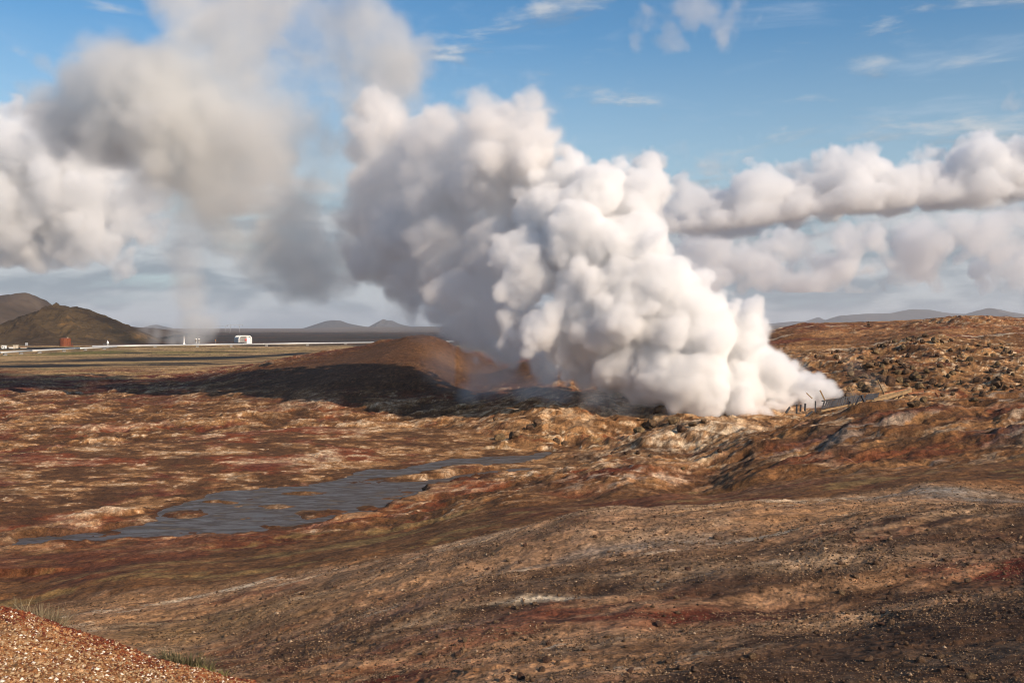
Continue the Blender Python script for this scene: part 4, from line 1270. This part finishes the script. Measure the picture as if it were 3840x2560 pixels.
def sign_board(px, Y):
    root = thing('sign_board', 'square grey sign board on two posts above the dark embankment', 'sign', spot(px, Y, -.2), .1)
    for x in (-.6, .6):
        bm = MB(); tube(bm, (x, 0, 0), (x, 0, 3.0), .06, seg=8); finish(bm, 'post', M_STEEL, root)
    bm = MB(); box(bm, (1.5, .08, 1.5), (0, -.07, 2.6)); finish(bm, 'board', M_GREYP, root)


sign_board(100, 575)


# power line pylons: two splayed legs under a long cross arm
def pylons():
    Hh, half = 19.0, 10.5
    root = thing('power_pylon', 'tallest and nearest of the row of thin two-legged pylons on the horizon', 'pylon', (0, 0, 0), .1, 'two-legged pylons on the lava plain')
    for s_ in (-1, 1):
        bm = MB()
        tube(bm, (s_ * half * 1.05, 0, 0), (s_ * half * .86, 0, Hh * .62), .28, .34, 8); tube(bm, (s_ * half * .86, 0, Hh * .62), (s_ * half * 1.05, 0, Hh * 1.22), .34, .16, 8)
        tube(bm, (s_ * half * .90, 0, Hh * .70), (s_ * half * .72, 0, Hh), .2, .14, 8)
        finish(bm, 'leg', M_GREYP, root)
    bm = MB(); box(bm, (half * 3.3, .5, .55), (0, 0, Hh)); finish(bm, 'cross_arm', M_GREYP, root)
    for x in (-1.5, 0, 1.5):
        bm = MB(); tube(bm, (x * half, 0, Hh - .2), (x * half, 0, Hh - 2.6), .16, seg=8)
        finish(bm, 'insulator', M_DARKROOF, root)
    pl = [(881, 2150, 1.0), (833, 2900, .98), (790, 3300, .95), (740, 3700, .95)]
    labs = ['tallest and nearest of the row of thin two-legged pylons on the horizon', 'second pylon from the right, just left of the tallest pylon', 'third pylon from the right, beside the grey steam column', 'faintest pylon of the row, almost lost behind the grey steam column']
    for i, (px, Y, sc_) in enumerate(pl):
        loc = spot(px, Y, -.5)
        if i == 0:
            root.location = loc
        else:
            dup(root, loc, .1 + .04 * i, sc_, labs[i])


pylons()


# ------------------------------------------------------------------ broken boardwalk beside the vent
def P3(px, py, Y):
    return Vector(W(px, py, Y))


def boardwalk():
    Y0 = 107.0
    org = P3(3160, 1535, Y0)
    root = thing('broken_boardwalk', 'collapsed wooden boardwalk with tilted grey planks at the edge of the steaming vent', 'boardwalk', tuple(org))
    rng = random.Random(3)

    def part(name, mat, a, b, w, t, side=(0, 0, 1), bev=.006):
        bm = MB(); bar(bm, a - org, b - org, w, t, side)
        # worn ends
        for v in bm.verts:
            v.co += Vector((rng.uniform(-1, 1), rng.uniform(-1, 1), rng.uniform(-1, 1))) * .015
        finish(bm, name, mat, root, bevel=bev)

    # deck tipped up towards the viewer: planks side by side
    n = 18
    for i in range(n):
        t = i / (n - 1)
        px = 3088 + t * (3228 - 3088)
        top = 1499 - t * 18 + 3 * sin(t * 7) + rng.uniform(-1.5, 1.5) + (4 if i in (4, 11) else 0)
        bot = 1532 - t * 22 + rng.uniform(-1, 1.5)
        lean = -4.5
        Yd = Y0 + t * 2.2
        part('plank', M_WOODG, P3(px + 6 + rng.uniform(-.6, .6), top, Yd + .75), P3(px + lean, bot, Yd), .17, .05, (1, .2, .1))
    for i in range(8):
        t = i / 7
        px = 3246 + t * 42
        part('plank', M_WOODG, P3(px + 7, 1478 - t * 5 + rng.uniform(-1, 1), Y0 + 3.4 + t * .6), P3(px - 4, 1500 - t * 4, Y0 + 2.7 + t * .6), .17, .05, (1, .2, .1))
    # stringers
    part('beam', M_WOOD, P3(3078, 1541, Y0 - .1), P3(3232, 1508, Y0 + 2.0), .20, .12)
    part('beam', M_WOODG, P3(3082, 1503, Y0 + .8), P3(3240, 1481, Y0 + 3.0), .12, .10)
    part('beam', M_WOOD, P3(3268, 1508, Y0 + 2.4), P3(3416, 1464, Y0 + 5.0), .34, .30)
    part('beam', M_WOOD, P3(3276, 1497, Y0 + 3.2), P3(3420, 1457, Y0 + 5.6), .16, .14)
    part('board', M_WOODR, P3(3314, 1480, Y0 + 4.0), P3(3408, 1461, Y0 + 5.6), .34, .06, (0, .3, 1))
    part('board', M_WOOD, P3(3296, 1487, Y0 + 3.6), P3(3356, 1473, Y0 + 4.6), .24, .06, (0, .3, 1))
    # props under the deck
    part('prop', M_WOODG, P3(3231, 1483, Y0 + .9), P3(3262, 1545, Y0 - .6), .22, .18)
    part('prop', M_WOODG, P3(3226, 1484, Y0 + .9), P3(3205, 1524, Y0 + .2), .16, .14)
    part('prop', M_WOOD, P3(3210, 1515, Y0), P3(3248, 1542, Y0 - .7), .15, .12)
    part('prop', M_WOOD, P3(3390, 1485, Y0 + 4.4), P3(3352, 1512, Y0 + 3), .28, .08)
    part('prop', M_WOOD, P3(3366, 1490, Y0 + 3.6), P3(3340, 1508, Y0 + 2.6), .18, .1)
    # broken railing posts sinking into the steam
    for a in ((3058, 1503, 3058, 1546, .3), (3020, 1513, 3018, 1540, .28), (3003, 1517, 3001, 1541, .26), (2988, 1516, 2987, 1550, .24), (2962, 1526, 2947, 1548, .22)):
        part('post', M_WOODG, P3(a[0], a[1], Y0 - .3), P3(a[2], a[3], Y0 - .5), a[4] * .8, .16)
    part('beam', M_WOODG, P3(3046, 1543, Y0 - .5), P3(2990, 1586, Y0 - 2.5), .16, .12)
    part('beam', M_WOODG, P3(3012, 1571, Y0 - 2), P3(2962, 1596, Y0 - 3.5), .18, .12)


boardwalk()


def stick(name, label, cat, a, b, w, t, mat, group=None):
    a = P3(*a); b = P3(*b)
    bm = MB(); bar(bm, a - b, Vector((0, 0, 0)), w, t)
    o = finish(bm, name, mat, None, bevel=.006)
    o.location = b
    return tag(o, label, cat, group)


stick('leaning_pole', 'stout sunlit pole leaning left out of the steam above the grey planks', 'pole', (3075, 1463, 107.6), (3093, 1500, 107.6), .13, .12, M_WOOD)
stick('leaning_pole', 'faint pole in the white steam, furthest left of the leaning poles', 'pole', (3024, 1473, 108), (3046, 1494, 108), .10, .10, M_WOOD)
stick('leaning_pole', 'thin leaning pole standing before the dark boulders, behind the middle of the planks', 'pole', (3185, 1448, 111), (3199, 1484, 111), .09, .09, M_WOOD)
stick('leaning_pole', 'tall leaning pole at the right end of the grey planks against the boulders', 'pole', (3291, 1424, 111.5), (3316, 1476, 111), .12, .12, M_WOOD)
stick('fallen_board', 'pale thin board lying among stones under the log beam', 'board', (3438, 1484, 109), (3408, 1506, 108), .16, .06, M_WOOD)
stick('fallen_board', 'short stub of board upright among the rubble right of the boardwalk', 'board', (3506, 1472, 112), (3519, 1487, 111), .26, .08, M_WOODR)
stick('fallen_board', 'dark red board jutting right from the end of the log beam', 'board', (3464, 1467, 112.5), (3404, 1476, 112), .14, .06, M_WOODR)
stick('marker_post', 'thin grey post standing at the far right edge behind the brown crest', 'post', (3834, 1437, 104), (3834, 1473, 104), .10, .10, M_WOODG)


# ------------------------------------------------------------------ boulders
def rock_material(name, c_lo, c_mid, c_hi):
    m = bpy.data.materials.new(name)
    m.use_nodes = True
    k = NT(m.node_tree)
    out = k.n('ShaderNodeOutputMaterial')
    bs = k.n('ShaderNodeBsdfPrincipled', {'Roughness': .9, 'Specular IOR Level': .2})
    k.set(out.inputs[0], bs)
    tc = k.n('ShaderNodeTexCoord').outputs['Object']
    info = k.n('ShaderNodeObjectInfo').outputs['Random']
    g = k.noise(tc, 2.2, 7.0, .68, .3)
    col = k.ramp(g, [(.3, c_lo), (.5, c_mid), (.72, c_hi)])
    hv = k.n('ShaderNodeHueSaturation', {'Hue': k.m('MULTIPLY_ADD', info, .03, .485), 'Value': k.m('MULTIPLY_ADD', info, .7, .65), 'Color': col})
    k.set(bs.inputs['Base Color'], hv.outputs[0])
    k.set(bs.inputs['Normal'], k.n('ShaderNodeBump', {'Strength': .9, 'Distance': .12, 'Height': k.noise(tc, 5.0, 6.0, .7)}).outputs[0])
    return m


M_ROCK = rock_material('brown_boulder', (.040, .025, .015), (.105, .064, .034), (.23, .145, .075))
M_ROCKP = rock_material('bleached_boulder', (.13, .11, .09), (.27, .23, .18), (.42, .37, .29))
M_STONE = rock_material('reddish_stone', (.05, .030, .020), (.15, .085, .050), (.30, .20, .13))


def rock_mesh(name, seed, mat, sub=3, cuts=15):
    rng = np.random.default_rng(seed)
    bm = MB(); bmesh.ops.create_icosphere(bm, subdivisions=sub, radius=1.0)
    v = np.array([q.co[:] for q in bm.verts], np.float32)
    d = rng.standard_normal((cuts, 3)); d /= np.linalg.norm(d, axis=1, keepdims=True)
    for n_ in d:                          # knock flats off
        h = v @ n_; lim = rng.uniform(.48, .80)
        v -= np.maximum(h - lim, 0)[:, None] * n_[None] * .9
    q = v * 2.1 + rng.uniform(0, 50, 3)
    nz = perlin1(q[:, 0] + q[:, 2] * .7, q[:, 1] - q[:, 2] * .6, seed) * .13 + perlin1(q[:, 0] * 2.4 + q[:, 2], q[:, 1] * 2.4 - q[:, 2] * 2, seed + 1) * .06
    v *= (1 + nz)[:, None] * np.array([1.0, .85, .78])
    for a, b in zip(bm.verts, v):
        a.co = b
    me = bpy.data.meshes.new(name); bm.to_mesh(me); bm.free()
    me.materials.append(mat)
    return me


ROCKS = [rock_mesh('boulder', 700 + i, M_ROCK) for i in range(6)]
ROCKSP = [rock_mesh('boulder', 720 + i, M_ROCKP, cuts=5) for i in range(3)]
STONES = [rock_mesh('stone', 740 + i, M_STONE, 2, 6) for i in range(5)]


def put_rock(me, name, x, y, r, label, cat, group, sink=.35, rs=None):
    rs = rs or random
    o = bpy.data.objects.new(name, me)
    COL.objects.link(o)
    o.location = (x, y, ground_z(x, y) + r * (.62 - sink))
    o.rotation_euler = (rs.uniform(-.5, .5), rs.uniform(-.5, .5), rs.uniform(0, 6.28))
    o.scale = (r * rs.uniform(.85, 1.2), r * rs.uniform(.85, 1.2), r * rs.uniform(.8, 1.15))
    return tag(o, label, cat, group)


def boulders():
    rs = random.Random(12)
    k4 = .39966
    dark = [(1435, 395, 34), (1325, 410, 24), (1515, 440, 48), (1270, 435, 22), (1590, 455, 27), (1410, 455, 27), (1360, 455, 20), (1930, 490, 22), (2035, 490, 28), (2180, 540, 48), (2060, 580, 34), (2100, 510, 30), (2000, 570, 22), (2230, 560, 30), (2270, 575, 24), (1550, 580, 32), (1850, 615, 42),
            (910, 680, 44), (800, 690, 36), (980, 665, 30), (1030, 690, 30), (1050, 740, 38), (870, 780, 44), (1180, 750, 36), (1250, 750, 38), (1320, 790, 42), (1150, 690, 32), (640, 650, 26), (600, 600, 28), (1510, 850, 46), (1360, 800, 30), (1920, 815, 44), (1100, 840, 60), (930, 910, 38), (740, 760, 34), (1470, 880, 26), (690, 720, 30), (780, 800, 34), (840, 850, 34), (960, 830, 36), (1020, 800, 40), (1200, 820, 36), (1260, 860, 34), (680, 640, 24), (740, 680, 26), (1120, 640, 30), (1190, 640, 34), (1240, 690, 30),
            (1000, 500, 22), (1050, 480, 24), (1100, 460, 18), (940, 530, 22), (560, 560, 26), (620, 545, 22), (410, 600, 30), (2100, 860, 50), (2060, 900, 34), (2180, 880, 40), (1880, 900, 28), (1980, 880, 26), (1740, 690, 24), (1640, 640, 20), (1690, 760, 22), (1790, 840, 26), (1600, 960, 28), (1690, 950, 26), (1420, 1010, 30), (1350, 1040, 30), (1300, 1060, 26), (1960, 955, 30), (1880, 1020, 22)]
    for (a, b, r) in dark:
        px, py = 2900 + a * k4, 1100 + b * k4
        x, y, z = hit(px, py + r * k4 * .5, 60)
        put_rock(rs.choice(ROCKS), 'boulder', x, y, max(.38, r * k4 / F * y * (1.25 if 560 < a < 1420 else 1.05)), 'brown weathered boulder lying among others on the ochre slope right of the steam', 'boulder', 'brown boulders on the ochre slope', .30, rs)
    for i in range(110):
        a, b = rs.uniform(560, 2350), rs.uniform(430, 1020)
        if b < 560 and a < 900 or b > 900 + (2350 - a) * .06:
            continue
        px, py = 2900 + a * k4, 1100 + b * k4
        x, y, z = hit(px, py, 60)
        if y > 215:
            continue
        put_rock(rs.choice(ROCKS), 'boulder', x, y, rs.uniform(.22, .6) * (1.2 if a < 1400 else .9), 'brown weathered boulder lying among others on the ochre slope right of the steam', 'boulder', 'brown boulders on the ochre slope', .35, rs)
    for (a, b, r) in [(915, 1045, 30), (1000, 1035, 24), (1040, 1050, 26), (1110, 1062, 48), (1160, 1075, 30), (1070, 1030, 22), (975, 1065, 22), (860, 1060, 18), (790, 1080, 18), (730, 1085, 16), (680, 1095, 16), (1280, 1030, 22), (1230, 1010, 30), (1385, 990, 12), (1270, 1060, 18), (620, 1120, 18), (560, 1130, 14), (1180, 1040, 26)]:
        px, py = 2900 + a * k4, 1100 + b * k4
        Y = 103.5 + (a - 900) * .004
        x = (px - 1920) / F * Y
        zt = EYE - (py - HZ) / F * Y
        o = put_rock(rs.choice(ROCKSP), 'bleached_boulder', x, Y, r * k4 / F * Y, 'pale bleached boulder under the broken boardwalk', 'boulder', 'bleached boulders under the boardwalk', .1, rs)
        o.location.z = max(o.location.z, zt)
    # crags on the pale spur and ochre mound
    for (px, py, r) in [(2480, 1530, 34), (2530, 1575, 40), (2440, 1590, 34), (2400, 1610, 26), (2560, 1610, 26), (2600, 1590, 18), (2640, 1578, 16), (2020, 1590, 22), (1990, 1605, 20), (1860, 1570, 18), (1880, 1640, 26), (1930, 1630, 26), (2090, 1650, 20), (2120, 1660, 18), (2350, 1700, 14), (2395, 1700, 13), (2440, 1708, 13), (2300, 1698, 10), (2340, 1490, 10), (2385, 1482, 10), (2700, 1690, 14), (2560, 1760, 12)]:
        x, y, z = hit(px, py + r * .4, 60)
        put_rock(rs.choice(ROCKS[:4]), 'crag', x, y, r / F * y, 'rough weathered crag on the ochre ground in front of the steam', 'rock', 'crags in front of the steam', .42, rs)


boulders()


def cairn():
    p = spot(3257, 240, -.1)
    root = thing('cairn', 'small stone cairn alone on the dark skyline left of the red rocky top', 'cairn', p)
    rs = random.Random(5)
    for i, (r, z) in enumerate(((.55, .3), (.48, .75), (.4, 1.1), (.3, 1.4))):
        o = bpy.data.objects.new('stone', ROCKS[i]); COL.objects.link(o); o.parent = root
        o.location = (rs.uniform(-.1, .1), 0, z); o.scale = (r * 1.2, r, r * .75); o.rotation_euler = (0, 0, i * 1.3)


cairn()


def near_stones():
    rs = random.Random(21)
    known = [(2690, 2018, 15), (2850, 2035, 8), (2460, 2165, 9), (3330, 2245, 10), (3155, 2220, 9), (3180, 2300, 12), (2000, 2390, 12), (1960, 2395, 8), (2350, 2425, 12), (1270, 2420, 9), (1150, 2465, 11), (1110, 2358, 6), (880, 2470, 8), (450, 2365, 6), (3400, 2420, 12), (1500, 2510, 10), (2090, 2380, 8), (1310, 2125, 7), (1770, 2100, 9), (2100, 1995, 8), (2420, 1990, 6), (3010, 2080, 10), (3150, 2075, 12), (3240, 2068, 9), (1700, 2360, 9), (1840, 2360, 9), (1640, 2390, 8)]
    for px, py, r in known:
        x, y, z = hit(px, py, 8.5)
        put_rock(rs.choice(STONES), 'stone', x, y, r / F * y, 'small reddish stone lying loose on the brown gravel slope', 'stone', 'loose stones on the near slope', .35, rs)
    n = 0
    while n < 190:
        px, py = rs.uniform(500, 3900), 2560 - 620 * rs.random() ** 1.3
        x, y, z = hit(px, py, 8.5)
        if y > 36 or y < 8.5:
            continue
        put_rock(rs.choice(STONES), 'stone', x, y, rs.uniform(.022, .055) * (1 + y / 40), 'small reddish stone lying loose on the brown gravel slope', 'stone', 'loose stones on the near slope', .35, rs)
        n += 1


near_stones()


# gravel: too many grains to count, one mesh on the near slope and one on the red bank
def gravel(name, mat, pts, sizes, seed):
    rng = np.random.default_rng(seed)
    base = np.array([(1, 0, 0), (-1, 0, 0), (0, 1, 0), (0, -1, 0), (0, 0, 1), (0, 0, -1)], np.float32)
    tri = np.array([(0, 2, 4), (2, 1, 4), (1, 3, 4), (3, 0, 4), (2, 0, 5), (1, 2, 5), (3, 1, 5), (0, 3, 5)])
    n = len(pts)
    a = rng.uniform(0, 2 * pi, n); c, s_ = np.cos(a), np.sin(a)
    v = base[None] * rng.uniform(.55, 1.25, (n, 6, 3)) + rng.uniform(-.3, .3, (n, 6, 3))
    v = np.stack([v[..., 0] * c[:, None] - v[..., 1] * s_[:, None], v[..., 0] * s_[:, None] + v[..., 1] * c[:, None], v[..., 2] * .7], -1) * sizes[:, None, None] + pts[:, None]
    f = tri[None] + (np.arange(n) * 6)[:, None, None]
    o = mesh_from(name, v.reshape(-1, 3), f.reshape(-1, 3), [mat], smooth=False)
    return tag(o, kind='stuff')


def gravel_material(name, stops):
    m = bpy.data.materials.new(name)
    m.use_nodes = True
    k = NT(m.node_tree)
    out = k.n('ShaderNodeOutputMaterial')
    bs = k.n('ShaderNodeBsdfPrincipled', {'Roughness': .9, 'Specular IOR Level': .2})
    k.set(out.inputs[0], bs)
    rnd = k.n('ShaderNodeNewGeometry').outputs['Random Per Island']
    k.set(bs.inputs['Base Color'], k.ramp(rnd, stops, 'CONSTANT'))
    return m


def heights(x, y):
    r = np.interp(np.log(y), lnY, np.arange(NR)); c = np.interp(x / y, U, np.arange(NC))
    i = np.minimum(r.astype(int), NR - 2); j = np.minimum(c.astype(int), NC - 2); a = r - i; b = c - j
    return (Z[i, j] * (1 - b) + Z[i, j + 1] * b) * (1 - a) + (Z[i + 1, j] * (1 - b) + Z[i + 1, j + 1] * b) * a


def lay_gravel():
    rng = np.random.default_rng(77)
    n = 260000
    u = rng.uniform(-.62, .62, n); y = np.exp(rng.uniform(math.log(8.8), math.log(40), n)); x = u * y
    dn = fbm(x[:, None], y[:, None], 3.0, 4, 601, .6)[:, 0]
    keep = dn + rng.uniform(-.35, .35, n) > 0.0
    x, y = x[keep], y[keep]
    z = heights(x, y)
    sz = np.exp(rng.normal(math.log(.0075), .5, len(x))) * np.clip(y / 12, .8, 2.0)
    gravel('gravel', gravel_material('brown_gravel', [(0, (.05, .030, .018)), (.25, (.11, .062, .032)), (.5, (.18, .108, .058)), (.75, (.25, .16, .09)), (.96, (.38, .27, .17))]), np.stack([x, y, z + sz * .2], -1), sz, 5)
    n = 190000
    u = rng.uniform(-.66, -.05, n); y = rng.uniform(3.9, 8.3, n); x = u * y
    keep = x + .35 * (y - 6.3) < -.7 + rng.uniform(-.3, .3, n)
    x, y = x[keep], y[keep]
    z = heights(x, y)
    sz = np.minimum(np.exp(rng.normal(math.log(.0042), .65, len(x))), .014)
    crest = (y + fbm(x[:, None], y[:, None], .5, 3, 611)[:, 0] * .5 + rng.normal(0, .3, len(x))) > 6.25 + x * .12
    for nm, sel, st in (('red_gravel', crest, [(0, (.10, .022, .012)), (.35, (.18, .042, .018)), (.65, (.25, .085, .032)), (.86, (.34, .19, .09)), (.965, (.62, .52, .42))]),
                        ('tan_gravel', ~crest, [(0, (.13, .045, .020)), (.22, (.24, .105, .042)), (.48, (.34, .20, .095)), (.74, (.44, .31, .18)), (.93, (.74, .66, .56))])):
        gravel('gravel', gravel_material(nm, st), np.stack([x, y, z + sz * .2], -1)[sel], sz[sel], 6)


lay_gravel()


# ------------------------------------------------------------------ grass tussocks by the red bank
def tussock(px, py, ymin, ymax, label, n, h, rad, seed, cols):
    Y = .5 * (ymin + ymax)
    x0 = (px - 1920) / F * Y
    rs = np.random.default_rng(seed)
    m = bpy.data.materials.new('dry_grass')
    m.use_nodes = True
    k = NT(m.node_tree)
    out = k.n('ShaderNodeOutputMaterial')
    bs = k.n('ShaderNodeBsdfPrincipled', {'Roughness': .7, 'Specular IOR Level': .2})
    k.set(out.inputs[0], bs)
    k.set(bs.inputs['Base Color'], k.ramp(k.n('ShaderNodeNewGeometry').outputs['Random Per Island'], cols))
    V_, F_ = [], []
    for i in range(n):
        a = rs.uniform(0, 2 * pi); q = rad * math.sqrt(rs.uniform(0, 1))
        bx, by = q * cos(a) * 1.7, q * sin(a)
        bz = ground_z(x0 + bx, Y + by) - .01
        L = h * rs.uniform(.5, 1.1); la = a + rs.normal(0, .7); ln = rs.uniform(.1, .95) * (0.4 + q / rad * .6)
        w = rs.uniform(.0022, .0042)
        wa = rs.uniform(0, 2 * pi); wx_, wy_ = cos(wa) * w, sin(wa) * w
        b = len(V_)
        for s_ in range(5):
            t = s_ / 4
            cx = bx + cos(la) * L * ln * t ** 1.6; cy = by + sin(la) * L * ln * t ** 1.6; cz = bz + L * t * (1 - .35 * ln * t)
            ww = 1 - t * .85
            V_.append((cx - wx_ * ww, cy - wy_ * ww, cz)); V_.append((cx + wx_ * ww, cy + wy_ * ww, cz))
        for s_ in range(4):
            F_.append((b + 2 * s_, b + 2 * s_ + 1, b + 2 * s_ + 3, b + 2 * s_ + 2))
    o = mesh_from('grass_tussock', V_, np.array(F_), [m], smooth=False)
    z0 = ground_z(x0, Y)
    o.location = (x0, Y, 0)
    tag(o, label, 'grass tussock')
    return o


tussock(150, 2345, 7.1, 7.2, 'dry straw-coloured grass tussock on top of the red gravel bank near the left edge', 620, .22, .10, 3, [(0, (.10, .075, .045)), (.5, (.20, .155, .09)), (1, (.36, .29, .18))])
tussock(700, 2470, 6.55, 6.7, 'dark green-brown grass tussock low on the flank of the red gravel bank', 520, .14, .10, 4, [(0, (.045, .045, .022)), (.6, (.10, .09, .045)), (1, (.22, .17, .09))])
tussock(805, 2520, 6.3, 6.5, 'tiny yellow-green grass tuft at the lower end of the red gravel bank', 120, .07, .06, 6, [(0, (.10, .10, .03)), (.6, (.18, .16, .06)), (1, (.30, .24, .10))])


# what the pieces of the setting and the loose masses look like
SETTING = {
    'ground': [('rust brown, ochre and red volcanic ground with bare eroded slopes', 'ground')],
    'mud_stream_water': [('slate grey muddy water spread across the brown basin', 'stream')],
    'hill': [('dark brown hill with a craggy top at the left edge', 'hill'), ('larger brown hill behind the dark craggy hill at the left edge', 'hill'), ('low dark hump on the skyline left of the far blue mountains', 'hill'), ('low dark hump in front of the widest blue mountain', 'hill')],
    'mountain': [('tiny grey peak beside the grey steam column', 'mountain'), ('rounded grey mountain on the horizon right of the arched building', 'mountain'), ('pointed grey mountain on the horizon above the brown crater ridge', 'mountain'), ('low pale blue mountain with one small peak, next to the white steam', 'mountain'), ('widest blue mountain with a flat top above the right slope', 'mountain'), ('blue mountain with a rounded summit nearest the right edge', 'mountain')],
    'plain': [('pale brown plain in front of the grey mountains', 'plain')],
    'gravel': [('brown gravel strewn over the near slope', 'gravel'), ('dark red gravel along the crest of the bank in the corner', 'gravel'), ('tan and white gravel low on the bank in the corner', 'gravel')],
    'cloud': [('large white cumulus at the left edge under the grey steam', 'cloud'), ('long white cloud bank with grey base right of the steam', 'cloud'), ('broken low cloud between the long bank and the blue mountains', 'cloud'), ('small thin white cloud high in the blue right of the steam', 'cloud'), ('tiny grey cloud scrap near the right edge', 'cloud'), ('faint streak of cloud above the long cloud bank', 'cloud')],
    'haze': [('thin pale haze that blues the far mountains', 'haze')],
}
for nm, rows in SETTING.items():
    obs = sorted([o for o in COL.objects if o.name.split('.')[0] == nm and o.parent is None and o.get('kind')], key=lambda o: o.name)
    for o, (lab, cat) in zip(obs, rows):
        tag(o, lab, cat)
